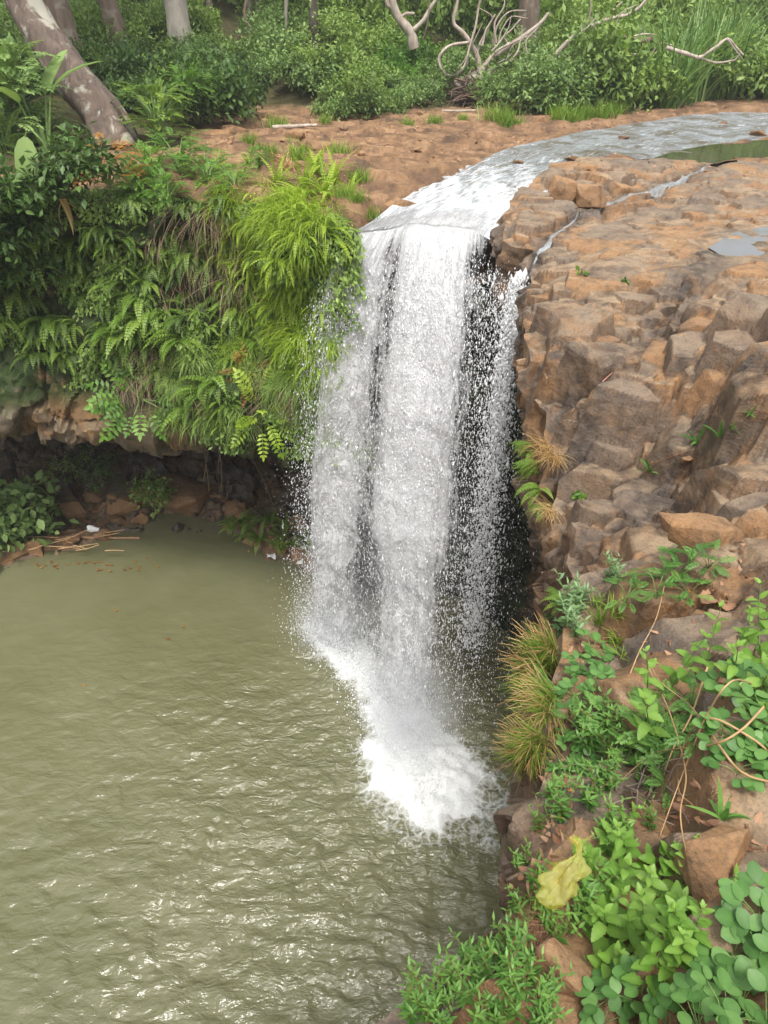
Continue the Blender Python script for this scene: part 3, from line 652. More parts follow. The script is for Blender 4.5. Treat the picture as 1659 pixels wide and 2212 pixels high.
tag(bpy.data.objects['pool_bed'], 'muddy bed of the plunge pool', 'ground', None, 'structure')

# river on top of the plateau, running to the lip
nu, nvv = 260, 70
u = np.linspace(0, 1, nvv)
Lb = RL - (RR - RL) * .08; Rb = RR + (RR - RL) * .08
RX = Lb[:, None, 0] * (1 - u) + Rb[:, None, 0] * u; RY = Lb[:, None, 1] * (1 - u) + Rb[:, None, 1] * u
sl_ = np.r_[0, np.cumsum(np.linalg.norm(np.diff((RL + RR) / 2, axis=0), axis=1))][:, None] + 0 * RX
LIP = crv([(-.72,12.92),(-.36,13.26),(.15,13.6),(.6,13.72),(1.1,13.62),(1.55,13.38),(1.9,12.98),(2.12,12.6)], 240)
_li = np.stack([np.interp(u, np.linspace(0, 1, 240), LIP[:, k]) for k in (0, 1)], -1); _bl = np.exp(-(sl_ / 1.3) ** 2)
RX = RX + (_li[None, :, 0] - RX[:1]) * _bl; RY = RY + (_li[None, :, 1] - RY[:1]) * _bl
wd = np.linalg.norm(RR - RL, axis=1)[:, None] * u
flow = np.stack([wd, sl_, 0 * wd], -1)
RZ = .0 + .035 * fbm(flow * np.array([1.8, .9, 1]), 4, 221) + .03 * sstep(6, 1, sl_) * fbm(flow * np.array([3, 1.5, 1]), 3, 222)
RZ = RZ - .42 * np.clip(1 - sl_ / 2.6, 0, 1) ** 2.2
rf_ = .385 + .20 * sstep(8, .5, sl_) + .10 * sstep(.7, .0, sl_) + .06 * sstep(14, 20, sl_)
river = MB().add(np.stack([RX, RY, RZ], -1), grid_faces(nu, nvv)).build('river_water', M['river'], None, True, {'flow': flow.reshape(-1, 3), 'foam': rf_.ravel()})
tag(river, 'shallow grey river rippling over the rock to the lip', 'water', None, 'structure')
def sheet(name, label, pix, z, mat, n=40):
    """small flat pool of water lying on the rock, outline given in plan"""
    w_ = np.array([zp(a, b, z)[:2] for a, b in pix]); o = crv(np.vstack([w_, w_[:1]]), n)[:-1]
    c = o.mean(0); V = [np.r_[c, z]] + [np.r_[p, z] for p in o]
    k = len(o); Fq = [[0, i + 1, (i + 1) % k + 1] for i in range(k)]
    ob = MB().add(V, Fq).build(name, mat); return tag(ob, label, 'water', None, 'structure')
sheet('still_pool', 'dark still pool beside the river reflecting the trees', [(1375,358),(1440,332),(1540,312),(1659,302),(1800,300),(1800,372),(1659,372),(1560,370),(1450,368)], .03, M['still'])
sheet('puddle', 'bright puddle on the rock reflecting the white sky', [(1530,535),(1590,502),(1660,490),(1760,490),(1760,580),(1660,575),(1590,568)], -.088, M['painted_sky'])

def trickle(name, label, poly, w0, w1, n=120):
    c = crv(poly, n); t_ = nrm(np.gradient(c, axis=0)); sd_ = np.stack([-t_[:, 1], t_[:, 0]], -1); wv = np.linspace(w0, w1, n) * (1 + .5 * vnoise(np.stack([np.arange(n) * .22, np.zeros(n), np.zeros(n)], -1), 7)); wv = wv * np.clip(.75 + 1.1 * vnoise(np.stack([np.arange(n) * .16 + 3.3, np.zeros(n), np.zeros(n)], -1), 8), .12, 1); V = []
    for k in range(n):
        for e_ in np.linspace(-1, 1, 5):
            x, y = c[k] + sd_[k] * wv[k] * e_; ok, loc, _, _ = rock.ray_cast(Vector((x, y, 5)), Vector((0, 0, -1))); V.append([x, y, (loc.z if ok else -.3) + (.02 if abs(e_) < .9 else -.03)])
    V = np.array(V).reshape(n, 5, 3)
    for _ in range(3): V[1:-1, :, 2] = np.maximum(V[1:-1, :, 2], (V[:-2, :, 2] + V[2:, :, 2]) / 2 - .004)
    sl2 = np.r_[0, np.cumsum(np.linalg.norm(np.diff(c, axis=0), axis=1))]; fl2 = np.stack([np.linspace(0, 1, 5)[None] * wv[:, None], sl2[::-1, None] + np.zeros((1, 5)), np.zeros((n, 5))], -1)
    o = MB().add(V, grid_faces(n, 5)).build(name, M['river'], None, True, {'flow': fl2.reshape(-1, 3), 'foam': np.full(n * 5, .33)}); return tag(o, label, 'water', None, 'structure')
trickle('side_stream', 'thin side stream crossing the rock to its own small fall', TR1, .13, .06)
# falling water: ballistic paths from the lip
NQ, NT = 240, 300
qn = np.linspace(0, 1, NQ)
def interp_q(q, xs, v): return np.interp(q, xs, v)
KX = [0, .12, .3, .5, .7, .85, 1]
VX = [-.66, -.70, -.56, -.46, -.38, -.22, .0]; VY = [.18, -.12, -.8, -1.85, -2.45, -1.95, -.95]
def path(q, t, vs_=1.0):
    """position of water that left the lip at fraction q, t seconds ago"""
    lx = np.interp(q, qn, LIP[:, 0]); ly = np.interp(q, qn, LIP[:, 1])
    x = lx + vs_ * np.interp(q, KX, VX) * t; y = ly + vs_ * np.interp(q, KX, VY) * t
    k = .62 * (1 - np.exp(-t / .32)); x = x - .42 * k * (1 - q); y = y - k
    z = -.41 - .9 * t - 4.6 * t * t
    return np.stack([x, y, z], -1)
TEND = 1.40
def strand(q):
    """how much water runs at each place along the lip"""
    return np.interp(q, [0, .05, .14, .25, .33, .38, .45, .55, .66, .74, .82, .92, 1], [.0, .72, 1.0, .84, .50, .38, .74, 1.0, .84, .48, .25, .14, .0])
fall = thing('waterfall', 'white waterfall plunging from the rock lip into the pool', 'waterfall')
for ly in range(5):
    r = np.random.default_rng(50 + ly)
    Q, T = np.meshgrid(qn, np.linspace(0, 1, NT), indexing='ij'); T = TEND * T ** .62
    off = (ly - 2) / 2
    P = path(Q, T, 1 + .07 * off)
    len_ = .35 * T + 4.9 * T * T
    n3 = np.stack([Q * 3.0, len_ * .8, 0 * Q + ly * 5.], -1)
    P[..., 1] += .10 * off + .22 * T * fbm(n3, 3, 300 + ly); P[..., 0] += .14 * T * fbm(n3 * 1.3, 3, 320 + ly)
    d = strand(np.clip(Q + .035 * T * fbm(n3 * np.array([1, .6, 1]), 2, 340), 0, 1))
    # the first rows lie on the river and slide over the lip
    k_ = 26; ss = np.linspace(1.5, 0, k_ + 1)[:-1]; rows_ = []
    for s0 in ss:
        j_ = np.interp(s0, sl_[:, 0], np.arange(nu)); j0 = int(j_); f_ = j_ - j0
        g_ = [a_[j0] * (1 - f_) + a_[j0 + 1] * f_ for a_ in (RX, RY, RZ)]; rows_.append(np.stack([np.interp(qn, u, c_) for c_ in g_], -1) + [0, 0, .012 + .006 * ly])
    rows_ = np.stack(rows_, 1); t_pre = np.broadcast_to(ss[None], (NQ, k_))
    P = np.concatenate([rows_, P], 1); T = np.concatenate([0 * t_pre, T], 1); len_ = np.concatenate([-t_pre, len_], 1); Q = np.broadcast_to(qn[:, None], T.shape); d = np.concatenate([np.repeat(d[:, :1], k_, 1), d], 1)
    pre = np.concatenate([sstep(0, 1.5, t_pre), 0 * P[:, k_:, 0]], 1)
    d = d + (np.clip(d + .35, 0, 1) - d) * sstep(.22, 0, T)
    dens = -.36 * pre - .10 * sstep(.3, 0, T) - .10 * sstep(.85, 1.3, T) + .5 + (d - .5) * .34 - .075 * sstep(.2, 1.2, T) * (1.1 - d) + .06 * sstep(.30, .0, T) * d - .02
    dens -= .35 * (sstep(.03, 0, Q) + sstep(.97, 1, Q))
    fl = np.stack([Q * 2.9, len_, 0 * Q + ly * 1.7], -1)
    s_ = MB().add(P, grid_faces(*T.shape)).build('water_curtain', M['fall'], fall, True, {'flow': fl.reshape(-1, 3), 'dens': dens.ravel()})
# droplets
def drops(n, qs, ts_, spread, size, ln, seed):
    r = np.random.default_rng(seed); p = path(qs, ts_, r.normal(1, .06, n)); p += r.normal(size=(n, 3)) * (np.array([1, 1, .6]) * (spread * (.25 + ts_))[:, None])
    vel = np.stack([np.interp(qs, KX, VX), np.interp(qs, KX, VY), -.35 - 9.8 * ts_], -1); vel = nrm(vel + r.normal(size=(n, 3)) * .6)
    a = nrm(np.cross(vel, r.normal(size=(n, 3)))); b = np.cross(vel, a)
    s_ = (size * np.exp(r.normal(0, .45, n)))[:, None]; l_ = s_ * (ln * np.exp(r.normal(0, .3, n)))[:, None]
    V = np.stack([p + vel * l_, p - vel * l_, p + a * s_, p - a * s_, p + b * s_, p - b * s_], 1)
    f = np.array([[0, 2, 4], [0, 4, 3], [0, 3, 5], [0, 5, 2], [1, 4, 2], [1, 3, 4], [1, 5, 3], [1, 2, 5]])
    F = ((np.arange(n) * 6)[:, None, None] + f[None]).reshape(-1, 3)
    ok = (V[:, :, 2].max(1) > POOL)
    return V, F
def pick_q(n, r, pw=1.0):
    c = np.cumsum(strand(qn) ** pw); c /= c[-1]; return np.interp(r.random(n), c, qn)
r_ = np.random.default_rng(9); mD = MB()
n_ = 46000; V, F = drops(n_, pick_q(n_, r_, 1.3), TEND * r_.random(n_) ** .6, .17, .0052, 3.0, 1); mD.add(V, F)
n_ = 9000; V, F = drops(n_, np.clip(r_.normal(.05, .10, n_), -.05, 1), .35 + (TEND - .35) * r_.random(n_) ** .8, .22, .005, 2.4, 2); mD.add(V, F)
n_ = 10000; V, F = drops(n_, np.clip(r_.normal(.92, .10, n_), 0, 1.0), .2 + (TEND - .2) * r_.random(n_) ** .8, .32, .0055, 2.6, 3); mD.add(V, F)
# side stream at the rock edge
sx, sy = TR1[-1]
n_ = 9000; t_ = (.12 + 1.13 * r_.random(n_) ** .8)
p = np.stack([sx - .12 - .25 * t_ + r_.normal(size=n_) * (.03 + .14 * t_), sy + .1 - .35 * t_ + r_.normal(size=n_) * (.05 + .16 * t_), -.42 - .4 * t_ - 4.9 * t_ ** 2], -1)
s_ = (.010 * np.exp(r_.normal(0, .45, n_)))[:, None]; dn_ = np.array([0, 0, 1.]); 
V = np.stack([p + dn_ * s_ * 2.2, p - dn_ * s_ * 2, p + [1, 0, 0] * s_, p - [1, 0, 0] * s_, p + [0, 1, 0] * s_, p - [0, 1, 0] * s_], 1)
mD.add(V, ((np.arange(n_) * 6)[:, None, None] + np.array([[0, 2, 4], [0, 4, 3], [0, 3, 5], [0, 5, 2], [1, 4, 2], [1, 3, 4], [1, 5, 3], [1, 2, 5]])[None]).reshape(-1, 3))
# splash droplets thrown up round the foot
n_ = 18000; bb = crv([(a, b) for a, b in BASE], 200); i_ = r_.integers(0, 200, n_)
p = np.stack([bb[i_, 0] + r_.normal(size=n_) * .38, bb[i_, 1] + r_.normal(size=n_) * .38, POOL + np.abs(r_.normal(size=n_)) * .32], -1)
s_ = (.008 * np.exp(r_.normal(0, .5, n_)))[:, None]
V = np.stack([p + [0, 0, 1] * s_ * 1.5, p - [0, 0, 1] * s_ * 1.5, p + [1, 0, 0] * s_, p - [1, 0, 0] * s_, p + [0, 1, 0] * s_, p - [0, 1, 0] * s_], 1)
mD.add(V, ((np.arange(n_) * 6)[:, None, None] + np.array([[0, 2, 4], [0, 4, 3], [0, 3, 5], [0, 5, 2], [1, 4, 2], [1, 3, 4], [1, 5, 3], [1, 2, 5]])[None]).reshape(-1, 3))
dr = mD.build('droplets', M['drop'], fall, True); dr['kind'] = 'stuff'
# drifting mist at the foot
def mist(name, c, rad, dens, label):
    b = NB(name); tc = b.n('TexCoord'); ln = b.n('VectorMath', operation='LENGTH'); b.l(tc.outputs['Object'], ln.inputs[0])
    fall_ = b.rng_(ln.outputs['Value'], 1.0, .15)
    n1 = b.rng_(b.noise(tc.outputs['Object'], 2.2, 3, .6), .3, .75)
    d = b.math('MULTIPLY', b.math('MULTIPLY', b.math('MULTIPLY', fall_, fall_), n1), dens)
    v = b.n('VolumePrincipled'); v.inputs['Color'].default_value = (.95, .97, 1, 1); b.l(d, v.inputs['Density']); v.inputs['Anisotropy'].default_value = .1
    m = b.done(v.outputs[0], 'Volume')
    bm = bmesh.new(); bmesh.ops.create_icosphere(bm, subdivisions=3, radius=1.0); me = bpy.data.meshes.new(name); bm.to_mesh(me); bm.free(); me.materials.append(m)
    o = obj(name, me); o.location = c; o.scale = rad; return tag(o, label, 'mist', None, 'stuff')
mist('mist', (.35, 11.1, -5.6), (1.9, 2.2, 5.2), .22, 'fine white spray drifting down along the fall')
mist('mist', (.55, 9.7, POOL + .9), (1.5, 2.0, 2.2), 1.6, 'soft white spray mist rising where the main stream lands')
mist('mist', (-1.1, 12.5, POOL + .7), (1.6, 1.5, 2.0), 1.5, 'thin white spray mist at the foot of the left strand')
# pale air over the gorge
_hz = NB('haze_air'); _v = _hz.n('VolumePrincipled'); _v.inputs['Color'].default_value = (.92, .95, 1, 1); _v.inputs['Density'].default_value = .001; _v.inputs['Anisotropy'].default_value = .2
_m = _hz.done(_v.outputs[0], 'Volume'); _bm = bmesh.new(); bmesh.ops.create_cube(_bm, size=1.0); _me = bpy.data.meshes.new('haze'); _bm.to_mesh(_me); _bm.free(); _me.materials.append(_m)
_o = obj('haze', _me); _o.location = (0, 25, 3); _o.scale = (300, 240, 29); tag(_o, 'thin pale haze in the air over the gorge', 'haze', None, 'stuff')

# ------------------------------------------------------------------ plants: one builder per kind, then copies
def frond(mb, P, az, e0, L, W, droop, n=13, asp=.42, tint=.5):
    """one fern frond: arching midrib with two rows of leaflets"""
    s = np.linspace(0, 1, n + 1); el = e0 - droop * s; h = np.array([math.cos(az), math.sin(az), 0])
    st = np.cos(el)[:, None] * h + np.sin(el)[:, None] * np.array([0, 0, 1.]); pts = P + np.vstack([np.zeros(3), np.cumsum(st[:-1], 0)]) * L / n
    sd = np.array([-math.sin(az), math.cos(az), 0]); up = np.cross(sd, st) * -1
    up = np.cross(st, np.broadcast_to(sd, st.shape)); up = np.where(up[:, 2:3] < -.9, -up, up)
    pw = np.sin(np.clip(s * .9 + .1, 0, 1) * math.pi) ** .6 * W / 2 * np.clip(1.25 - s * .8, 0, 1)
    for sg in (-1, 1):
        D = sg * sd + .35 * st[1:] ; leaves(mb, pts[1:], D, up[1:], pw[1:] + .01, L / n * asp * 2.2, 'dia', .12, .06, np.clip(tint + rng.normal(0, .08, n), 0, 1))
    leaves(mb, pts[-1:], st[-1:], up[-1:], L * .08, W * .12, 'dia', 0, .05, [tint])
    tw = np.array([.006 * L + .002]); 
    m2 = np.stack([pts - sd * tw, pts + sd * tw], 1).reshape(-1, 3); i = np.arange(n)[:, None] * 2
    mb.add(m2, i + np.array([0, 1, 3, 2]), .75)
def fern_mesh(name, mat, n=10, L=.8, W=.24, half=True, e=(.2, 1.2), dr=(1.4, 2.4), k=13):
    mb = MB()
    for i in range(n):
        az = (rng.uniform(-1.5, 1.5) if half else rng.uniform(0, 6.28)); l = L * rng.uniform(.6, 1.15)
        frond(mb, rng.normal(0, .03, 3), az, rng.uniform(*e), l, W * rng.uniform(.8, 1.15), rng.uniform(*dr), k, tint=rng.uniform(.15, .85))
    return mb.mesh(name, mat)
def blades(mb, n, L, W, rad, e=(.7, 1.5), dr=(.4, 1.4), half=None, tint=(.1, .9), sec=6, mi=0, base=None):
    for i in range(n):
        az = rng.uniform(-half, half) if half else rng.uniform(0, 6.283); l = L * rng.uniform(.5, 1.15); e0 = rng.uniform(*e); d = rng.uniform(*dr)
        s = np.linspace(0, 1, sec); el = e0 - d * s ** 1.3; h = np.array([math.cos(az), math.sin(az), 0]); st = np.cos(el)[:, None] * h + np.sin(el)[:, None] * np.array([0, 0, 1.])
        p = np.vstack([np.zeros(3), np.cumsum(st[:-1], 0)]) * l / (sec - 1) + np.r_[rng.normal(0, rad, 2), 0] + (0 if base is None else base)
        sd = np.array([-math.sin(az + rng.normal(0, .5)), math.cos(az), 0]) * W * np.interp(s, [0, .25, .7, 1], [.6, 1, .7, .05])[:, None] / 2
        V = np.stack([p - sd, p + sd], 1).reshape(-1, 3); i_ = np.arange(sec - 1)[:, None] * 2
        mb.add(V, i_ + np.array([0, 1, 3, 2]), rng.uniform(*tint), mi)
    return mb
def bush_mesh(name, mat, rx=1, rz=1, n=1500, ls=.12, lw=.5, lobes=7, prof='dia', hollow=.55):
    """leaf clumps spread through an uneven volume"""
    mb = MB(); c = rng.normal(0, .42, (lobes, 3)) * [rx, rx, rz * .7]; c[:, 2] = np.abs(c[:, 2]) + .35 * rz; r = rng.uniform(.3, .62, lobes)
    nc = n // 9; k = rng.integers(0, lobes, nc); d = rdir(nc); d[:, 2] = np.where(d[:, 2] < -.3, -d[:, 2] * .5, d[:, 2])
    P = c[k] + d * (r[k] * np.where(rng.random(nc) < .16, rng.uniform(1.05, 1.5, nc), rng.uniform(hollow, 1.08, nc)))[:, None] * [rx, rx, rz]
    P[:, 2] = np.maximum(P[:, 2], .02); T = rng.uniform(.05, .85, nc)
    PP = np.repeat(P, 9, 0) + rng.normal(0, ls * .75, (nc * 9, 3)); dd = nrm(np.repeat(d, 9, 0) * .7 + rng.normal(0, .75, (nc * 9, 3)) + [0, 0, -.25])
    N = nrm(rng.normal(0, .45, (nc * 9, 3)) + [0, 0, 1]); L = ls * rng.uniform(.6, 1.3, nc * 9)
    leaves(mb, PP, dd, N, L, L * lw, prof, .15, .12, np.clip(np.repeat(T, 9) + rng.normal(0, .12, nc * 9), 0, 1))
    return mb
def compound(mb, P, D, L, nl=7, lw=.3, droop=.6, ll=.28, tint=.5, prof='dia', up=(0, 0, 1)):
    """pinnate leaf: leaflets in pairs along a drooping rachis"""
    D = nrm(np.array(D, float)); sd = nrm(np.cross(D, [0, 0, 1.0001])); s = np.linspace(.15, 1, nl)[:, None]
    pts = P + D * L * s + np.array([0, 0, -1]) * droop * L * s ** 2 * .5; t = nrm(D + np.array([0, 0, -1]) * droop * s)
    for sg in (-1, 1):
        leaves(mb, pts, sg * sd + .45 * t + rng.normal(0, .08, (nl, 3)), nrm(np.cross(sd, t) + rng.normal(0, .1, (nl, 3))) , L * ll * np.sin(np.linspace(.7, 2.5, nl)), L * ll * lw, prof, .15, .06, np.clip(tint + rng.normal(0, .08, nl), 0, 1))
    leaves(mb, pts[-1:], t[-1:], [[0, 0, 1]], L * ll, L * ll * lw, prof, .1, .06, [tint])
    c = np.vstack([P, pts]); tube(mb, c, np.linspace(.012, .004, len(c)) * L, 4, .8, 0, False)

def copies(protos, spots, label, cat, group, name=None):
    """protos: list of (list of (part name, mesh)); spots: (loc, rot, scale)"""
    made = []
    for i, (loc, rot, sc) in enumerate(spots):
        parts = protos[i % len(protos)]
        if len(parts) == 1:
            o = obj(name, parts[0][1])
        else:
            o = bpy.data.objects.new(name, None); C.objects.link(o); o.empty_display_size = .1
            for pn, me in parts: obj(pn, me, o)
        place(o, loc, rot, sc); tag(o, label if isinstance(label, str) else label[i], cat, group); made.append(o)
    return made
CVN = None
def cliff_spot(cond, n, seed, push=.02):
    """points on the cliff face whose plan x, height match cond"""
    r = np.random.default_rng(seed); X_ = Pc2[..., 0]; Z_ = Pc2[..., 2]; m = cond(X_, Z_, Pc2[..., 1]) & (np.arange(330)[None] < 205)
    idx = np.argwhere(m); idx = idx[r.integers(0, len(idx), n)]
    out = []
    for a, b in idx:
        nn_ = np.array([ON[a, 0], ON[a, 1], 0.0]); out.append((Pc2[a, b] + nn_ * push, math.atan2(nn_[1], nn_[0]) + r.normal(0, .35), b))
    return out

# --- ferns on the cliff
fern_a = [[('fern', fern_mesh('fern', M['fern'], 11, .85, .25))] for _ in range(5)]
fern_b = [[('fern', fern_mesh('fern', M['fernlit'], 16, .8, .15, True, (.3, 1.5), (1.0, 2.6), 15))] for _ in range(4)]
fern_d = [[('fern', fern_mesh('fern', M['fern'], 9, .6, .13, True, (-.3, 1.2), (.8, 2.2), 14))] for _ in range(4)]
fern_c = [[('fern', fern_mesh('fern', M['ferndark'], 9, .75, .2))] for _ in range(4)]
def spots(lst, lo, hi, tilt=.25): return [(p, (0, rng.normal(0, tilt), a), rng.uniform(lo, hi)) for p, a, b in lst]
copies(fern_a, spots(cliff_spot(lambda x, z, y: (x < -2.6) & (x > -9.5) & (z < -.8) & (z > -3.3 - .9 * (x > -5.0)) & (y < 15.9), 75, 1), .5, 1.1), 'green sword fern growing on the mossy face of the left cliff', 'fern', 'ferns on the left cliff face', 'fern')
copies(fern_d, spots(cliff_spot(lambda x, z, y: (x < -2.2) & (x > -9.5) & (z < -.5) & (z > -3.5 - .9 * (x > -5.0)), 80, 11), .5, 1.2), 'small narrow fern among the bigger ferns of the left cliff face', 'fern', 'small ferns on the left cliff face', 'fern')
copies(fern_c, spots(cliff_spot(lambda x, z, y: (x < -2.0) & (x > -11) & (z < -.2) & (z > -3.4 - .6 * (x > -5.0)), 90, 2), .6, 1.1), 'dark green fern half hidden among the creepers of the left cliff', 'fern', 'dark ferns in the cliff creepers', 'fern')
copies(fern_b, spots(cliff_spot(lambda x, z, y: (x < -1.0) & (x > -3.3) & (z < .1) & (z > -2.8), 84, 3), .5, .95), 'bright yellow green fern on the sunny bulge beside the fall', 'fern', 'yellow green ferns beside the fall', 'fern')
# --- feathery bright grass hanging on the bulge, dry roots
def hang_grass(mat, n, L, W, e, dr): return [('hanging_grass', blades(MB(), n, L, W, .09, e, dr, 1.6, sec=7).mesh('hanging_grass', mat))]
hg = [hang_grass(M['fernlit'], 110, .75, .014, (.3, 1.4), (1.4, 2.8)) for _ in range(3)]
copies(hg, spots(cliff_spot(lambda x, z, y: (x < -.95) & (x > -3.2) & (z < .1) & (z > -3.4), 150, 4), .5, 1.0), 'tuft of bright fine grass hanging over the bulge beside the fall', 'grass tuft', 'grass tufts on the bulge beside the fall', 'grass_tuft')
hg2 = [hang_grass(M['bush'], 90, .7, .013, (-.2, 1.0), (1.2, 2.2)) for _ in range(2)]
copies(hg2, spots(cliff_spot(lambda x, z, y: (x < -.55) & (x > -5.0) & (z < -2.8) & (z > -4.5), 90, 5), .5, 1.1), 'tuft of dull green grass trailing from the lower lip of the left cliff', 'grass tuft', 'grass tufts trailing above the cave', 'grass_tuft')
hr = [[('hanging_roots', blades(MB(), 34, 1.2, .010, .2, (-1.1, -.1), (.5, 1.2), 1.3, sec=7).mesh('hanging_roots', M['root']))] for _ in range(3)]
copies(hr, spots(cliff_spot(lambda x, z, y: (x < -2.4) & (x > -4.6) & (z < -.3) & (z > -1.8), 18, 6), .6, 1.15), 'bundle of dry brown roots hanging down the bare middle of the cliff', 'roots', 'dry roots hanging on the cliff', 'hanging_roots')
copies(hr, spots(cliff_spot(lambda x, z, y: (x < -1.5) & (x > -6) & (z < -2.8) & (z > -4.4), 26, 7), .4, .9), 'bundle of dry roots trailing low on the cliff above the cave', 'roots', 'dry roots above the cave', 'hanging_roots')
# --- creeper leaves covering the cliff face
r = np.random.default_rng(77); idx = np.argwhere((np.arange(330)[None] < 200) & (np.arange(330)[None] > 8) & (PC[:, None, 0] < -.5) & (PC[:, None, 0] > -13) & (Pc2[..., 2] > -4.9) & ((Pc2[..., 0] > -5.0) | (Pc2[..., 2] > -3.75 + .3 * np.sin(Pc2[..., 0] * 3))))
cov = fbm(Pc2 * 1.1, 4, 400); m = cov[idx[:, 0], idx[:, 1]] + .25 * (Pc2[idx[:, 0], idx[:, 1], 0] > -2.4) - .1 * ((Pc2[idx[:, 0], idx[:, 1], 0] > -4.6) & (Pc2[idx[:, 0], idx[:, 1], 0] < -2.6) & (Pc2[idx[:, 0], idx[:, 1], 2] < -.3) & (Pc2[idx[:, 0], idx[:, 1], 2] > -2.2)) * 6 > -.15
idx = idx[m]; idx = idx[r.integers(0, len(idx), 52000)]; P = Pc2[idx[:, 0], idx[:, 1]]; Nn = np.c_[ON[idx[:, 0]], np.zeros(len(idx))]
P = P + Nn * np.abs(r.normal(0, .12, (len(P), 1))) + r.normal(0, .03, P.shape)
L = r.uniform(.05, .13, len(P)); mb = MB()
leaves(mb, P, nrm(Nn * .5 + [0, 0, -.7] + r.normal(0, .55, P.shape)), nrm(Nn + [0, 0, .8] + r.normal(0, .4, P.shape)), L, L * .5, 'dia', .15, .1, np.clip(.42 + .5 * fbm(P * 1.6, 2, 401) + r.normal(0, .15, len(P)), 0, 1))
tag(mb.build('cliff_creeper', M['bush']), 'small leaved creepers and moss covering the left cliff', 'creeper', None, 'stuff')

# --- shrubs with pinnate leaves
def pin_shrub(mat, n=34, L=.55, H=.9, nl=7, smat='stem', spread=1.0, ll=.28, lw=.42, low=.15):
    mb = MB(); ms = MB()
    for i in range(n):
        d = rdir(1)[0]; d[2] = abs(d[2]) * .7 + .1; p = np.array([d[0] * .35 * spread, d[1] * .35 * spread, H * rng.uniform(low, 1.0)])
        compound(mb, p, nrm(d), L * rng.uniform(.7, 1.15), nl, lw, rng.uniform(.3, .9), ll, rng.uniform(.15, .9))
        if i % 3 == 0: tube(ms, [[0, 0, 0], p * [.3, .3, .6], p], [.02, .014, .006], 5)
    return [('leaves', mb.mesh('leaves', mat)), ('stem', ms.mesh('stem', M[smat]))]
def at(px, py, off=0.0, objs=None):
    h = hit(px, py, objs); p = h[0].copy(); p[2] += off; return p
ps_l = [pin_shrub(M['bushlit'], 90, .32, .62, 6) for _ in range(2)]; ps_g = [pin_shrub(M['fern'], 130, .30, .8, 7) for _ in range(2)]; ps_d = [pin_shrub(M['bushblue'], 90, .4, .8, 8) for _ in range(2)]
Z = lambda: (0, 0, rng.uniform(0, 6.28))
copies(ps_l, [(zp(390, 375, 0.), Z(), 1.15), (zp(330, 395, 0), Z(), 1.0), (zp(450, 400, -.1), Z(), .95), (zp(300, 420, -.1), Z(), .8), (zp(510, 420, -.1), Z(), .8), (zp(365, 440, -.2), Z(), .8), (zp(560, 365, 0), Z(), .6)], 'bright green pinnate shrub on top of the left cliff edge', 'shrub', 'bright shrubs along the cliff top', 'shrub')
copies(ps_g, [(zp(345, 305, .1), Z(), 1.5)], 'rounded green shrub to the right of the big leaning trunk', 'shrub', None, 'shrub')
copies(ps_l[1:], [(yp(410, 215, 22.0), Z(), 1.1)], 'yellow green sapling shrub standing behind the rounded shrub by the trunk', 'shrub', None, 'shrub')
copies(ps_d, [(zp(30, 320, .1), Z(), 1.9), (zp(95, 330, .0), Z(), 1.2), (zp(-40, 340, .0), Z(), 1.9), (zp(30, 380, -.3), Z(), 1.5), (yp(40, 215, 18.5), Z(), 1.3)], 'bluish green shrub with drooping pinnate leaves left of the big leaning trunk', 'shrub', 'bluish shrubs at the left edge', 'shrub')
copies([pin_shrub(M['orangeleaf'], 30, .3, .5, 6)], [(zp(238, 400, .1), Z(), 1.3)], 'rusty orange shrub below the big leaning trunk', 'shrub', None, 'shrub')
hs_ = [pin_shrub(M['bushlit'], 26, .42, .3, 5, ll=.34, lw=.45), pin_shrub(M['fernlit'], 22, .45, .3, 6)]
def wall_at(px, py): 
    h = hit(px, py, [cliff]); return h[0]
for lb, px, py, pr, s_ in (('green leafy shrub hanging over the cave mouth at the middle of the cliff', 310, 855, hs_[0], 1.35), ('yellow green pinnate shrub hanging low on the cliff next to the fall', 565, 880, hs_[1], 1.25)):
    p = wall_at(px, py); copies([pr], [(p + [0, -.2, 0], (R(50), 0, .3), s_)], lb, 'shrub', None, 'shrub')
copies([pin_shrub(M['orangeleaf'], 10, .3, .15, 5)], [(wall_at(540, 800) + [0, -.15, 0], (R(50), 0, 0), 1.0)], 'small orange tinted sprig on the lower cliff face', 'shrub', None, 'shrub')
# banana plants at the left
def banana(n, L):
    mb = MB(); ms = MB()
    for i in range(n):
        az = rng.uniform(0, 6.28); e = rng.uniform(.3, 1.1); d = np.array([math.cos(az) * math.cos(e), math.sin(az) * math.cos(e), math.sin(e)])
        tube(ms, [[0, 0, 0], d * .3 + [0, 0, .35], d * .5 + [0, 0, .6]], [.03, .025, .015], 6)
        leaves(mb, [d * .5 + [0, 0, .6]], [d], [[-d[0] * .5, -d[1] * .5, 1]], L * rng.uniform(.7, 1.1), L * .3, 'banana', rng.uniform(.2, .6), .12, [rng.uniform(.4, .9)])
    tube(ms, [[0, 0, -.5], [0, 0, .1], [0, 0, .55]], [.07, .06, .04], 8)
    return [('leaves', mb.mesh('leaves', M['bushblue'])), ('stem', ms.mesh('stem', M['stem']))]
copies([banana(6, 1.1)], [(zp(105, 345, 0), Z(), 1.25)], 'broad leaved wild banana below the big leaning trunk', 'banana plant', None, 'banana_plant')
mb = MB(); leaves(mb, [[0, 0, .9]], [[-.12, -.25, -1]], [[.3, -1, .2]], 1.0, .4, 'banana', .1, .1, [.9]); ms = MB(); tube(ms, [[.35, .2, 0], [.25, .1, .8], [.1, 0, 1.05], [0, 0, .9]], [.03, .025, .02, .015], 6)
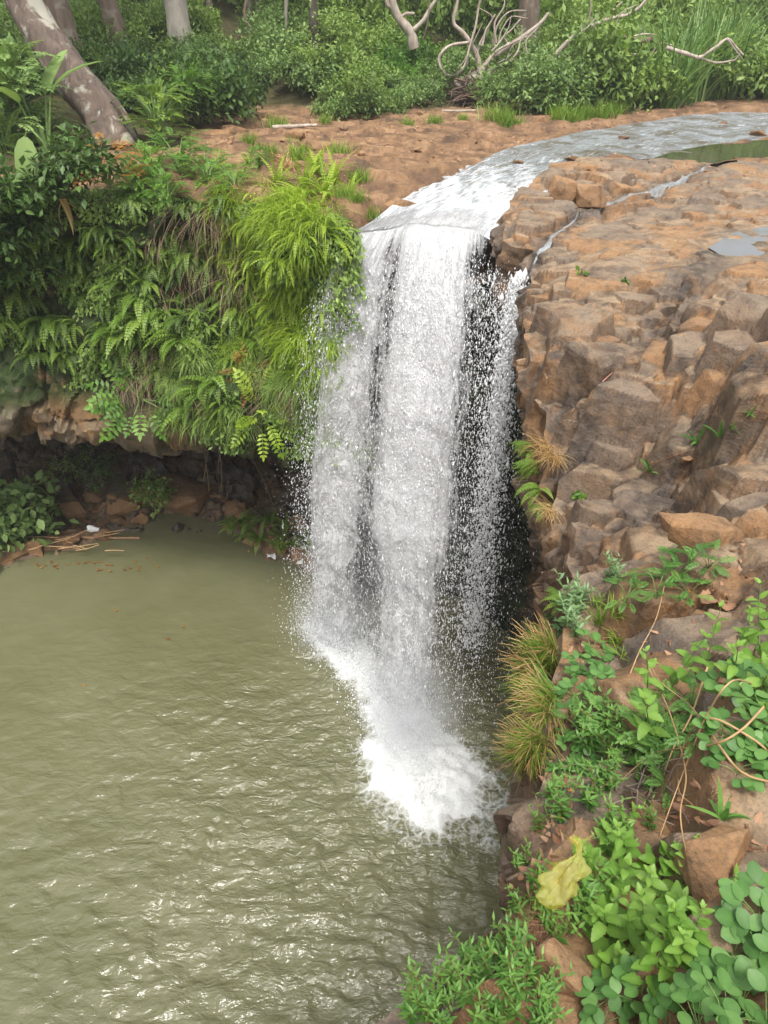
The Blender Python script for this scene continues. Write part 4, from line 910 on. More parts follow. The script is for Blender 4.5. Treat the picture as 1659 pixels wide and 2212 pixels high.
copies([[('leaf', mb.mesh('leaf', M['bushblue'])), ('stem', ms.mesh('stem', M['stem']))]], [(yp(85, 410, 14.4), (0, 0, 0), 1.0)], 'single large hanging banana leaf at the left edge of the cliff', 'banana plant', None, 'banana_plant')
mb = MB(); blades(mb, 7, 1.0, .1, .06, (-1.2, -.4), (.3, .9), None, (.5, 1)); copies([[('l', mb.mesh('withered_frond', M['straw']))]], [(yp(135, 430, 14.3), (0, 0, 0), .75)], 'withered straw coloured leaves hanging from the cliff plants', 'dead leaves', None, 'withered_frond')
# broad dark leaf fill at far left of the cliff
bl_ = [[('leaves', bush_mesh('shrub', M['bushdark'], .8, .8, 700, .22, .5).mesh('shrub', M['bushdark']))] for _ in range(2)]
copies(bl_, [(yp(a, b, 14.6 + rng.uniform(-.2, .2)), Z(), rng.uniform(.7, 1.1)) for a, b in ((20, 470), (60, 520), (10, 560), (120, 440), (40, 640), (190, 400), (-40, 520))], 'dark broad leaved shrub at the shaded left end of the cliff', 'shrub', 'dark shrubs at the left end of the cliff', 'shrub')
# tall leafy fronds standing on the cliff top
sf = [[('fern', fern_mesh('fern', M['fernlit'], 12, .8, .14, False, (.9, 1.5), (.5, 1.3), 14))] for _ in range(3)]
copies(sf, [(zp(a, b, 0.0), Z(), s_) for a, b, s_ in ((690, 395, 1.15), (725, 400, .95), (660, 410, 1.0), (640, 345, .6), (540, 360, .55), (700, 430, 1.0), (755, 420, .6), (600, 405, .8), (470, 370, .6), (545, 315, .5))], 'upright light green fern clump on the cliff top left of the river', 'fern', 'upright ferns on the cliff top', 'fern')

# --- forest: bushes along the bank, then the wood behind
bz = lambda x, y: float(ground_z(x, y, .3))
def bushes(mat, k, **kw): return [[('bush', bush_mesh('bush', mat, **kw).mesh('bush', mat))] for _ in range(k)]
B1 = bushes(M['bush'], 3, n=2400, ls=.15); B2 = bushes(M['bushblue'], 3, n=2400, ls=.14); B3 = bushes(M['far'], 3, n=2400, ls=.17); B4 = bushes(M['bushdark'], 2, n=2400, ls=.16); B5 = bushes(M['bushlit'], 2, n=2000, ls=.14)
def row(lst, lo, hi, protos, label, group, zs=1.0):
    sp = []
    for a, b in lst:
        p = zp(a, b, .15); p[2] = bz(p[0], p[1]) - .1; s_ = rng.uniform(lo, hi); sp.append((p, Z(), (s_, s_, s_ * zs)))
    copies(protos, sp, label, 'bush', group, 'bush')
jit = lambda a, b, n, y0, y1: [(rng.uniform(a, b), rng.uniform(y0, y1)) for _ in range(n)]
row([(470, 262), (510, 240), (445, 240), (490, 218)], 1.0, 1.4, B4, 'dark green thicket bush behind the rounded shrub at the cliff top', 'thicket bushes by the red clearing')
row([(560, 205), (610, 200), (660, 215), (705, 212), (750, 232), (800, 215), (850, 205), (900, 195), (945, 205), (560, 180), (640, 178), (720, 180), (790, 188), (870, 175)], 1.0, 1.25, B2 + B1 + B5, 'dense green bush bordering the red clearing in the middle distance', 'bushes behind the red clearing', .95)
row([(735, 240), (780, 238), (830, 232), (880, 222), (930, 218)], .55, .85, B2, 'low bluish bush at the edge of the red rock bank', 'low bushes on the red bank')
row([(1090, 228), (1140, 232), (1190, 228), (1240, 226), (1150, 212), (1210, 208)], .9, 1.35, B2, 'rounded grey green bush in front of the fallen dead tree', 'bushes in front of the fallen tree')
row([(1300, 222), (1345, 222), (1380, 205), (1270, 200), (1330, 190)], 1.2, 1.7, B1, 'green bush between the fallen branches and the tall reeds', 'bushes left of the reeds', 1.2)
row([(1560, 205), (1610, 195), (1660, 190), (1710, 188), (1630, 205), (1690, 200)], 1.0, 1.6, B1 + B4, 'green bush on the far bank at the right edge beyond the reeds', 'bushes right of the reeds', 1.1)
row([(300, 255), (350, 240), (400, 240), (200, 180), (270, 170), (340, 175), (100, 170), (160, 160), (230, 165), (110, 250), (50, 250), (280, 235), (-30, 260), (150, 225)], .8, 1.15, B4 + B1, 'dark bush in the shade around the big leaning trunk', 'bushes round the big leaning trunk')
def wood(n, y0, y1, x0, x1, lo, hi, protos, label, group, zs=1.3, up=0):
    sp = []
    for i in range(n):
        y = rng.uniform(y0, y1); x = rng.uniform(x0, x1) * y / 30; s_ = rng.uniform(lo, hi); sp.append(((x, y, bz(x, y) - .2 + rng.uniform(0, up)), Z(), (s_, s_, s_ * zs)))
    copies(protos, sp, label, 'bush', group, 'bush')
wood(64, 30, 36, -21, 19, .55, .9, B1 + B3 + B2, 'green understorey bush at the foot of the wood', 'understorey bushes at the foot of the wood')
wood(60, 24.5, 31, -19, -5.2, .55, .95, B4 + B1 + B2, 'green undergrowth bush between the trunks behind the big leaning tree', 'undergrowth between the trunks on the left')
wood(70, 36, 46, -19, 19, 1.2, 1.9, B3 + B1, 'sunlit bush deeper inside the wood', 'bushes deeper in the wood', 1.4)
wood(70, 46, 60, -20, 20, 2.2, 3.6, B3, 'pale sunlit bush at the back of the wood', 'bushes at the back of the wood', 1.6, 1.5)

# trees: tapered trunk, limbs, crown of leaf clumps
def crown_mesh(mat, n=1500, rx=3.0, rz=2.2, ls=.26):
    return bush_mesh('crown', mat, rx, rz, n, ls, .5, 11, 'dia', .35).mesh('crown', mat)
CR = [crown_mesh(M['bush']), crown_mesh(M['far']), crown_mesh(M['bushdark'])]
def tree(name, label, base, pts, rad, bark, crown, group=None, csc=1.0, k=12, flare=1.5, limbs=4, rough=.06):
    """pts: trunk axis offsets from base"""
    t = thing(name, label, 'tree', tuple(base), group); mb = MB(); ax = crv(pts, 34); rr_ = np.interp(np.linspace(0, 1, 34), [0, .06, .16, 1], [rad * flare, rad * 1.18, rad, rad * .55])
    tube(mb, ax, rr_, k * 2, .5); V = mb.V[0]; ctr = np.repeat(ax, k * 2, 0); dd = V - ctr
    an = np.tile(np.arange(k * 2) * math.pi / k, 34); hh = np.repeat(np.linspace(0, 1, 34), k * 2)
    mb.V[0] = ctr + dd * (1 + rough * 2.2 * fbm((V + base) * 1.4, 3, 500)[:, None] + (.22 * np.sin(an * 5 + 1) * np.clip(1 - hh * 3, 0, 1) ** 1.5 * (flare > 1.6))[:, None])
    top = ax[-1]
    for i in range(limbs):
        a = rng.uniform(0, 6.28); l = rng.uniform(1.2, 2.4) * csc; s_ = ax[int(rng.uniform(.72, .98) * 33)]
        tube(mb, crv([s_, s_ + [math.cos(a) * l * .4, math.sin(a) * l * .4, l * .5], s_ + [math.cos(a) * l, math.sin(a) * l, l * .9]], 8), np.linspace(rad * .4, rad * .1, 8), 8)
    mb.build('trunk', bark, t)
    if crown is not None:
        c = obj('crown', crown, t); c.location = tuple(top + np.array([0, 0, .3])); c.scale = (csc,) * 3; c.rotation_euler = (0, 0, rng.uniform(0, 6))
    return t
def off(p, q): return tuple(np.array(q) - np.array(p))
b0 = zp(243, 318, .0)
def bend(y0, pix): return [off(b0, yp(a, b, y)) for a, b, y in pix]
tree('leaning_tree', 'big leaning tree with a thick trunk blotched with pale lichen', b0, [(.05, 0, -.4)] + bend(0, [(232, 268, 20.4), (180, 200, 20.5), (120, 120, 20.7), (68, 40, 20.9), (30, -60, 21.3), (5, -260, 22), (-30, -520, 23)]), .52, M['barkbig'], CR[0], None, 1.3, 14, 1.75, 5, .1)
def vtree(label, px, py, yy_, rad, lean, bark, crown, csc=1.0, h=9.0, group=None, flare=1.4):
    p = zp(px, py, .3); d = ray(px, py); p = yp(px, py, yy_); p[2] = bz(p[0], p[1]) - .15
    tree('tree', label, p, [(0, 0, 0), (lean * .2 + rng.normal(0, .05), 0, h * .25), (lean * .55 + rng.normal(0, .1), .1, h * .55), (lean, .2, h)], rad, bark, crown, group, csc, 9, flare)
vtree('straight tree with a smooth pale grey trunk behind the thicket', 405, 150, 29, .40, -.7, M['barkgrey'], CR[1], 1.1)
vtree('straight slender dark trunked tree above the red clearing', 682, 90, 34, .19, -.4, M['barkdark'], CR[1], .9)
vtree('pale leaning tree trunk at the far left edge of the wood', 30, 230, 24, .24, -1.6, M['barkgrey'], CR[2], .9)
vtree('brown trunked tree just behind the big leaning trunk', 185, 190, 26, .34, -1.3, M['barkbrown'], CR[0], 1.0)
vtree('brown leaning tree between the lichen trunk and the pale grey trunk', 270, 140, 28.5, .30, -1.4, M['barkbrown'], CR[2], 1.0)
vtree('thin crooked dark tree left of the slender dark trunk', 548, 95, 36, .12, -.5, M['barkdark'], CR[1], .7)
vtree('thin crooked dark sapling leaning against its twin above the clearing', 575, 88, 37, .10, -1.6, M['barkdark'], None, .7)
vtree('thin brown tree right of the pale grey trunk', 462, 90, 36, .13, -.3, M['barkbrown'], CR[1], .7)
vtree('brown forked tree behind the fallen dead branches', 1132, 140, 33, .42, -.5, M['barkbrown'], CR[0], 1.2)
vtree('dark trunk deep in the wood right of the forked brown tree', 1310, 60, 42, .26, .3, M['barkdark'], CR[2], 1.0)
vtree('thin dark trunk standing far behind the reeds', 1480, 40, 44, .2, .2, M['barkdark'], CR[1], 1.0)
vtree('thin brown trunk in the middle of the wood left of the gnarled dead tree', 795, 90, 38, .14, .2, M['barkbrown'], CR[1], .8)
for i, (px_, yy_) in enumerate(((615, 35), (640, 39), (720, 37), (760, 41), (500, 40), (1010, 38), (1215, 37), (1380, 40), (430, 37), (840, 43), (590, 44), (705, 46))):
    vtree('thin trunked tree standing among many inside the wood', px_, 80, yy_, rng.uniform(.06, .13), rng.normal(0, .7), M['barkbrown'] if i % 3 else M['barkgrey'], CR[1] if i % 2 else None, .6, 8.0, 'thin trees inside the wood')
vtree('thin pale trunk behind the brown leaning tree', 335, 80, 40, .2, -.2, M['barkgrey'], CR[2], .9)

# dead wood on the far bank
def limb(pix, y, rad, k=8, n=None):
    w_ = np.array([yp(a, b, y + (c[0] if c else 0)) for a, b, *c in pix]); n = n or 10 * len(pix); c = crv(w_, n)
    c = c + .03 * np.stack([vnoise(c * 2.2 + q_ * 9, 600 + q_) for q_ in range(3)], -1); r0, r1_ = rad
    return c, np.linspace(r0, r1_, n) * (1 + .15 * vnoise(c * 4, 610))
def deadthing(name, label, cat, base, parts, bark=None):
    t = thing(name, label, cat, tuple(base))
    for pn, pix, y, rad in parts:
        c, rr_ = limb(pix, y, rad); mb = MB(); tube(mb, c - np.array(base), rr_, 8); mb.build(pn, bark or M['deadwood'], t)
    return t
fb = yp(1030, 190, 29); fb[2] = .2
ft = deadthing('fallen_tree', 'fallen dead tree with bleached curling branches and a torn root mass', 'fallen tree', fb, [
  ('branch', [(1030, 185), (1050, 140), (1095, 102), (1150, 65), (1187, 28)], 29, (.13, .05)),
  ('branch', [(1012, 92), (972, 100), (950, 125), (955, 152), (975, 166), (1000, 148), (1015, 100), (1030, 40), (1040, -10)], 29, (.05, .04)),
  ('branch', [(1036, 150), (1030, 118), (1002, 72), (980, 50), (985, 20), (992, -10)], 29.2, (.09, .05)),
  ('branch', [(1050, 142), (1075, 110), (1105, 95), (1140, 78)], 28.8, (.05, .025)),
  ('branch', [(1030, 130), (1032, 108), (1048, 70), (1070, 30)], 29.6, (.06, .03)),
  ('branch', [(1100, 100), (1090, 80), (1108, 60), (1125, 40)], 29.4, (.04, .02)),
  ('trunk', [(985, 195), (1030, 175), (1080, 155), (1130, 140)], 29.5, (.34, .2))])
for i in range(16):
    a_, b_ = rng.uniform(960, 1110), rng.uniform(95, 180); c_ = rng.normal(-.2, .9); l_ = rng.uniform(40, 110); w_ = [(a_, b_)]
    for q_ in range(3): c_ += rng.normal(0, .5); w_.append((w_[-1][0] + math.sin(c_) * l_ / 3, w_[-1][1] - math.cos(c_) * l_ / 3))
    c, rr_ = limb(w_, 29 + rng.uniform(-.5, .6), (rng.uniform(.02, .045), .012)); mb = MB(); tube(mb, c - np.array(fb), rr_, 6); mb.build('branch', M['deadwood'] if i % 3 else M['barkbrown'], ft)
mb = MB()
for i in range(70):
    a = rng.uniform(-2.6, 2.6); l = rng.uniform(.4, 1.2); s_ = rng.normal(0, .25, 3) + [-.3, 0, .1]
    e_ = s_ + np.array([math.sin(a) * l * .9, -abs(rng.normal(0, .3)), -.1 + math.cos(a) * l * .4]); tube(mb, crv([s_, (s_ + e_) / 2 + rng.normal(0, .12, 3), e_], 7), np.linspace(.035, .008, 7), 5)
mb.build('root', M['rootmass'], ft)
deadthing('dead_branch', 'long bleached branch rising to the upper right behind the grey green bushes', 'dead branch', yp(1180, 130, 29), [('stem', [(1172, 140), (1210, 108), (1245, 78), (1300, 46), (1362, 30), (1400, -5)], 29, (.09, .05)), ('twig', [(1300, 46), (1330, 20), (1345, 5)], 29, (.035, .02))])
deadthing('dead_branch', 'thick brown broken log lying across the bushes left of the reeds', 'dead branch', yp(1230, 130, 28.6), [('stem', [(1220, 132), (1280, 104), (1330, 84), (1380, 90), (1410, 86)], 28.6, (.17, .10))], M['barkbrown'])
deadthing('dead_branch', 'curved bleached branch low among the bushes left of the reeds', 'dead branch', yp(1280, 158, 27.6), [('stem', [(1275, 160), (1330, 137), (1355, 122), (1382, 117)], 27.6, (.07, .045)), ('twig', [(1330, 137), (1328, 120)], 27.6, (.05, .03))])
deadthing('dead_branch', 'forked bleached branch hanging in front of the tall reeds', 'dead branch', yp(1440, 103, 26.8), [('stem', [(1438, 103), (1480, 115), (1512, 122), (1545, 100), (1572, 86), (1592, 104), (1605, 118)], 26.8, (.065, .03)), ('twig', [(1510, 122), (1545, 136), (1585, 130), (1600, 112)], 26.8, (.04, .02)), ('twig', [(1572, 86), (1590, 110), (1604, 128)], 26.7, (.03, .012)), ('twig', [(1545, 100), (1555, 88)], 26.8, (.025, .012))])
for i in range(12):
    a_, b_ = rng.uniform(1060, 1400), rng.uniform(80, 165); c_ = rng.normal(.7, .5); l_ = rng.uniform(60, 150); w_ = [(a_, b_)]
    for q_ in range(3): c_ += rng.normal(0, .45); w_.append((w_[-1][0] + math.sin(c_) * l_ / 3, w_[-1][1] - math.cos(c_) * l_ / 3))
    deadthing('dead_branch', 'thin bare branch sticking out of the bushes between the fallen tree and the reeds', 'dead branch', yp(a_, b_, 28), [('stem', w_, 27.6 + rng.uniform(0, .8), (rng.uniform(.025, .05), .014))])
    o = C.objects[-1]
for o in [o for o in C.objects if o.get('label', '').startswith('thin bare branch sticking')]: o['group'] = 'thin dead branches in the bushes'
gb = yp(880, 80, 31); deadthing('dead_tree', 'gnarled dead tree with twisted pale arms left of the fallen tree', 'dead tree', gb, [('trunk', [(895, 105), (885, 70), (862, 40), (850, 15), (845, -20)], 31, (.2, .12)), ('branch', [(886, 72), (905, 55), (918, 40), (935, 10), (950, -15)], 31, (.09, .05)), ('branch', [(862, 42), (875, 30), (895, 30)], 31, (.07, .04)), ('branch', [(850, 18), (838, 8), (842, -6), (858, -8)], 31, (.1, .05))])
def vine(label, pix, y, rad): deadthing('hanging_vine', label, 'vine', yp(pix[0][0], pix[0][1], y), [('stem', pix, y, rad)], M['barkbrown'])
vine('thin brown vine hanging beside the gnarled dead tree', [(930, -10), (925, 40), (915, 85)], 30.5, (.025, .02))
vine('curving dark liana between the two slender dark trunks', [(535, -10), (528, 30), (540, 60), (560, 90), (572, 95)], 33, (.06, .05))
for lb, pix, y, rad in (('dry log lying on the far edge of the red clearing', [(768, 242), (795, 238), (820, 234)], 27, (.14, .12)), ('bleached log lying on the red rock left of the river', [(590, 285), (630, 280), (655, 274), (685, 270)], 22.2, (.06, .04)), ('pale stick lying on the bank below the fallen tree', [(955, 232), (990, 234), (1030, 230), (1050, 236)], 26.6, (.04, .03))):
    w_ = limb(pix, y, rad); p0 = w_[0].mean(0); c = w_[0] - p0; c[:, 2] *= .3; mb = MB(); tube(mb, c, w_[1], 8); o = mb.build('log', M['deadwood']); o.location = (p0[0], p0[1], bz(p0[0], p0[1]) + rad[0] * .7); tag(o, lb, 'log')

RIVST = []
for px_, py_, s_, lb_ in ((1600, 352, .3, 'dark stone lying at the river edge near the still pool'), (1640, 292, .35, 'dark flat stone in the river at the right edge'), (1560, 268, .2, 'small dark stone in the middle of the upper river'), (1235, 345, .22, 'dark stone at the right river edge above the lip'), (1120, 352, .16, 'small wet stone in the river above the lip'), (1345, 300, .2, 'wet stone breaking the river surface midway')):
    p = zp(px_, py_, 0); RIVST.append((p, s_, lb_))
# reeds and bank grass
rd = [[('blades', blades(MB(), 120, 2.9, .055, .35, (1.0, 1.5), (.3, 1.7), sec=8).mesh('blades', M['reed']))] for _ in range(3)]
sp = []
for a, b in ((1440, 215), (1480, 212), (1520, 208), (1555, 205), (1460, 195), (1500, 190), (1540, 188), (1580, 195), (1430, 225), (1600, 180)):
    p = zp(a, b, .1); p[2] = bz(p[0], p[1]) - .05; sp.append((p, Z(), rng.uniform(.8, 1.25)))
copies(rd, sp, 'tall clump of arching reed grass on the far bank at the right', 'reed clump', 'tall reed clumps on the far bank', 'reed_clump')
sg = [[('blades', blades(MB(), 160, .5, .018, .16, (.8, 1.5), (.2, 1.0)).mesh('blades', M['grass']))] for _ in range(3)]
sp = []
for a, b in [(1195 + 14 * i + rng.normal(0, 4), 252 + rng.normal(0, 5) - i * .6) for i in range(10)] + [(1090, 262), (1105, 266), (1070, 258)]:
    p = zp(a, b, .05); p[2] = bz(p[0], p[1]) - .03; sp.append((p, Z(), rng.uniform(.8, 1.3)))
copies(sg, sp, 'short bright grass tuft at the river edge below the grey green bushes', 'grass tuft', 'grass tufts at the far river edge', 'grass_tuft')
sp = []
for a, b in [(655, 330), (625, 300), (560, 320), (540, 310), (585, 340), (640, 345), (735, 330), (775, 390), (800, 430), (770, 430), (745, 450), (880, 262), (940, 258), (1000, 255), (700, 262), (600, 268)]:
    p = zp(a, b, .1); p[2] = bz(p[0], p[1]) - .03; sp.append((p, Z(), rng.uniform(.5, 1.0)))
copies(sg, sp, 'small green grass tuft on the red rock left of the river', 'grass tuft', 'grass tufts on the red rock', 'grass_tuft')
dg = [[('blades', blades(MB(), 60, .6, .02, .1, (-.2, .9), (.8, 1.6)).mesh('blades', M['straw']))]]
copies(dg, [(at(a, b, .02), Z(), s_) for a, b, s_ in ((600, 350, 1.0), (625, 362, .9))], 'dry straw tuft at the cliff top among the green ferns', 'grass tuft', 'dry straw tufts at the cliff top', 'grass_tuft')

# litter and pebbles on the far bank
r = np.random.default_rng(31); mb = MB()
for i in range(900):
    x, y = r.uniform(-5, 9), r.uniform(14.2, 30)
    if abs(x - np.interp(y, (RL[:, 1] + RR[:, 1]) / 2, (RL[:, 0] + RR[:, 0]) / 2)) < 1.2 or y < np.interp(x, [-5, -.5, 0, 9], [15.2, 13.4, 14, 14]): continue
    z_ = ground_z(x, y, None)
    if z_ is None: continue
    d = rdir(1)[0]; d[2] *= .25; leaves(mb, [[x, y, z_ + .015]], [d], [rng.normal(0, .4, 3) + [0, 0, 1]], r.uniform(.05, .16), r.uniform(.03, .07), 'simple', .2, .12)
tag(mb.build('leaf_litter', M['dead']), 'dry leaf litter strewn over the red bank beside the river', 'leaf litter', None, 'stuff')
def pebbles(name, label, n, x0, x1, y0, y1, lo, hi, seed, mat):
    r = np.random.default_rng(seed); made = []; pm = [boulder_mesh(1200 + seed + k, 1, .75, .5) for k in range(3)]
    for me in pm: me.materials[0] = mat
    for i in range(n):
        x, y = r.uniform(x0, x1), r.uniform(y0, y1); o = obj(name, pm[i % 3]); s_ = r.uniform(lo, hi); place(o, (x, y, bz(x, y) + .1 * s_), (0, 0, r.uniform(0, 6)), s_); tag(o, label, 'stone', label)
# --- cave: boulders, plants, drift wood
def boulder_mesh(seed, sx, sy, sz):
    r = np.random.default_rng(seed); bm = bmesh.new()
    for p in nrm(r.normal(size=(13, 3))) * r.uniform(.75, 1.0, (13, 1)): bm.verts.new(np.sign(p) * np.abs(p) ** .8 * [sx, sy, sz])
    bmesh.ops.convex_hull(bm, input=bm.verts); bmesh.ops.delete(bm, geom=[v for v in bm.verts if not v.link_faces], context='VERTS')
    bmesh.ops.bevel(bm, geom=list(bm.edges), offset=.045 * max(sx, sz), segments=2, affect='EDGES', profile=.6)
    bmesh.ops.triangulate(bm, faces=bm.faces); bmesh.ops.subdivide_edges(bm, edges=bm.edges, cuts=2, use_grid_fill=True)
    V = np.array([v.co[:] for v in bm.verts]); V = V + .035 * max(sx, sz) * fbm(V * 3 / max(sx, sz) + seed, 4, 700)[:, None] * nrm(V)
    for v, c in zip(bm.verts, V): v.co = c
    me = bpy.data.meshes.new('boulder'); bm.to_mesh(me); bm.free(); me.materials.append(M['boulder'])
    for p in me.polygons: p.use_smooth = True
    try: me.set_sharp_from_angle(angle=R(35))
    except Exception: pass
    return me
BL = [(375, 1105, 1.55, .75, 'widest flat brown boulder at the water edge under the cave'), (260, 1112, .75, .6, 'angular brown boulder left of the widest flat boulder'), (205, 1090, .6, .5, 'small angular boulder at the back of the left shore'),
 (160, 1120, .6, .4, 'dark slab boulder beside the shore bush'), (300, 1130, .35, .3, 'small wedge of rock against the left end of the widest boulder'), (455, 1095, .5, .45, 'squat brown boulder right of the widest boulder'), (510, 1075, .6, .4, 'upper boulder above the cave ferns'),
 (545, 1085, .5, .4, 'pointed boulder above the cave ferns'), (430, 1065, .5, .35, 'small boulder behind the widest flat boulder'), (120, 1065, .9, .4, 'dark boulder deep in the cave behind the bush'), (230, 1060, .8, .35, 'dark flat boulder at the back of the cave'),
 (590, 1110, .4, .35, 'brown boulder among the cave ferns'), (580, 1150, .3, .3, 'small square rock in the middle of the cave ferns'), (545, 1180, .35, .22, 'grey wet rock at the water edge below the ferns'), (610, 1195, .35, .25, 'low wet rock nearest the foot of the fall'), (650, 1205, .4, .25, 'black wet rock touching the spray of the fall'),
 (20, 1215, .7, .3, 'flat brown rock at the left edge of the shore'), (80, 1195, .5, .28, 'small flat rock on the littered left shore'), (220, 1165, .32, .22, 'grey stone at the tip of the left shore'), (150, 1180, .4, .22, 'brown stone under the drift wood'), (470, 1120, .35, .2, 'low stone at the water edge next to the widest boulder'), (640, 1150, .5, .4, 'dark boulder behind the spray on the left'), (350, 1060, .7, .4, 'dark boulder behind the shrub in the cave')]
for i, (px, py, sx, sz, lb) in enumerate(BL):
    p = zp(px, py, POOL + .05); o = obj('boulder', boulder_mesh(800 + i, sx, sx * .7, sz)); place(o, p + [0, .3 * sx, sz * .35], (0, 0, rng.uniform(-.4, .4))); tag(o, lb, 'boulder')
for px_, py_, sx_, lb_ in ((455, 292, .75, 'low brown rock ledge on the cliff top behind the ferns'), (505, 288, .6, 'brown ledge block right of the low rock ledge'), (640, 300, .45, 'flat brown rock under the bleached log'), (690, 325, .5, 'flat red rock at the cliff top by the upright ferns'), (860, 425, .4, 'dark wet rock at the left end of the lip'), (1165, 262, .3, 'small dark rock at the far river edge')):
    pp_ = zp(px_, py_, 0); o = obj('rock', boulder_mesh(int(1300 + px_), sx_, sx_ * .5, .22)); o.data.materials[0] = M['rock']; place(o, (pp_[0], pp_[1], bz(pp_[0], pp_[1]) + .03), (0, 0, rng.uniform(-.3, .3))); tag(o, lb_, 'rock')
for i, (p, s_, lb_) in enumerate(RIVST):
    o = obj('stone', boulder_mesh(1400 + i, s_, s_ * .6, s_ * .35)); o.data.materials[0] = M['wallrock']; place(o, (p[0], p[1], .02), (0, 0, rng.uniform(-.5, .5))); tag(o, lb_, 'stone')
for px_, py_, sx_, sz_, lb_ in ((1212, 445, .36, .40, 'tall angular brown block standing right of the river just above the lip'), (1268, 448, .42, .30, 'angular orange block next to the tall block above the lip'), (1335, 432, .40, .20, 'low angular block at the right of the step above the lip')):
    pp_ = zp(px_, py_, -.15); o = obj('rock', boulder_mesh(int(1350 + px_), sx_, sx_ * .6, sz_)); o.data.materials[0] = M['rock']; place(o, (pp_[0], pp_[1] + .15, -.1 + sz_ * .3), (0, 0, rng.uniform(-.2, .2))); tag(o, lb_, 'rock')
pebbles('stone', 'loose brown stone on the red bank left of the river', 46, -4.5, 1.2, 16.5, 26, .06, .2, 3, M['rock'])
pebbles('stone', 'loose brown stone on the far bank below the fallen tree', 26, .5, 7.5, 25, 29, .07, .24, 4, M['rock'])
# shore of stones and mud at the left and behind
def mound(name, label, pix, h, seed):
    w_ = np.array([zp(a, b, POOL)[:2] for a, b in pix]); x0, y0 = w_.min(0) - .8; x1, y1 = w_.max(0) + .8
    X_, Y_ = np.meshgrid(np.arange(x0, x1, .06), np.arange(y0, y1, .06), indexing='ij'); d = dpoly(X_, Y_, [tuple(p) for p in w_]); P_ = np.stack([X_, Y_, 0 * X_], -1)
    vr, vc, ve = voro(P_ * np.array([2.6, 2.6, 1]) + [0, 0, .5], seed)
    z_ = POOL - .35 + (h + .35) * sstep(1.1, .1, d + .25 * fbm(P_ * 1.2, 3, seed)) + .2 * (vr[0] - .5) + .05 * fbm(P_ * 4, 3, seed + 1)
    o = MB().add(np.stack([X_, Y_, z_], -1), grid_faces(*X_.shape)).build(name, M['boulder'], None, True, {'crack': sstep(.12, 0, ve).ravel() * .7, 'wet': sstep(POOL + .3, POOL, z_).ravel()}); sharp(o, 40)
    return tag(o, label, 'shore', None, 'structure')
mound('shore', 'muddy stony shore at the left of the pool', [(-120, 1225), (20, 1200), (130, 1170), (240, 1140)], .18, 901)
mound('shore', 'stony shore at the back of the cave', [(200, 1090), (330, 1090), (480, 1090), (560, 1120)], .3, 902)
mound('shore', 'dark wet stones between the cave ferns and the fall', [(520, 1130), (580, 1165), (640, 1195), (720, 1220)], .22, 903)
cb_ = [[('leaves', bush_mesh('shrub', M['bushblue'], .8, .8, 620, .2, .6, 6, 'simple').mesh('shrub', M['bushblue']))]]
copies(cb_, [(zp(45, 1165, POOL + .2), Z(), 1.5)], 'big leafy green bush on the left shore of the pool', 'bush', None, 'bush')
copies(cb_, [(zp(-10, 1180, POOL + .2), Z(), 1.2)], 'leafy bush cut by the left edge on the shore', 'bush', None, 'bush')
copies(bushes(M['bush'], 1, n=500, ls=.16, lw=.55), [(zp(355, 1085, POOL + .6), Z(), .95)], 'dark leafy shrub growing on the widest boulder under the cave', 'shrub', None, 'shrub')
copies(bushes(M['bush'], 1, n=400, ls=.14), [(zp(165, 1040, POOL + .7), Z(), .8)], 'pale sprig in front of the dark cave at the left', 'shrub', None, 'shrub')
copies(bushes(M['bushdark'], 1, n=400, ls=.16), [(zp(240, 1050, POOL + .8), Z(), .9)], 'dim shrub in the dark middle of the cave', 'shrub', None, 'shrub')
cf = [[('fern', fern_mesh('fern', M['fern'], 12, .7, .2, False, (.5, 1.4), (.9, 1.9)))] for _ in range(3)]
copies(cf, [(zp(a, b, POOL + .3), Z(), rng.uniform(.6, .95)) for a, b in ((500, 1140), (525, 1160), (545, 1135), (560, 1165), (585, 1130), (610, 1165), (635, 1180), (620, 1140), (655, 1160), (600, 1185), (670, 1185), (520, 1130))], 'green fern in the patch on the stones between the cave and the fall', 'fern', 'ferns at the water edge by the fall', 'fern')
for i, (x_, y_, x2, y2) in enumerate(((440, 960, 452, 1062), (452, 965, 440, 1040), (468, 955, 478, 1060), (530, 968, 590, 1090), (478, 962, 470, 1020), (20, 960, 45, 1000))):
    A_ = yp(x_, y_, 15.2); B_ = yp(x2, y2, 15.3); c = crv([A_, (A_ + B_) / 2 + rng.normal(0, .06, 3), B_], 14); mb = MB(); tube(mb, c - A_, .009, 5); o = mb.build('hanging_vine', M['root'])
    o.location = tuple(A_); tag(o, 'thin bare root hanging in front of the dark cave', 'hanging root', 'thin roots hanging in front of the cave')
def stick(name, label, cat, p, q, rad, mat, grp=None):
    c = crv([p, (np.array(p) + q) / 2 + rng.normal(0, rad, 3), q], 10); mb = MB(); tube(mb, c - np.array(p), np.linspace(rad, rad * .7, 10), 7); o = mb.build(name, mat); o.location = tuple(p); return tag(o, label, cat, grp)
stick('bamboo_pole', 'long tan bamboo pole floating at the tip of the left shore', 'pole', zp(112, 1160, POOL + .12), zp(302, 1162, POOL + .03), .045, M['bamboo'])
for i in range(14):
    p = zp(rng.uniform(60, 230), rng.uniform(1150, 1190), POOL + .3); a = rng.normal(0, .6); q_ = p + np.array([math.cos(a), math.sin(a) * .6, rng.normal(0, .08)]) * rng.uniform(.4, 1.0)
    stick('drift_stick', 'driftwood stick in the litter on the left shore', 'stick', p, q_, .018, M['drystem'], 'driftwood on the left shore')
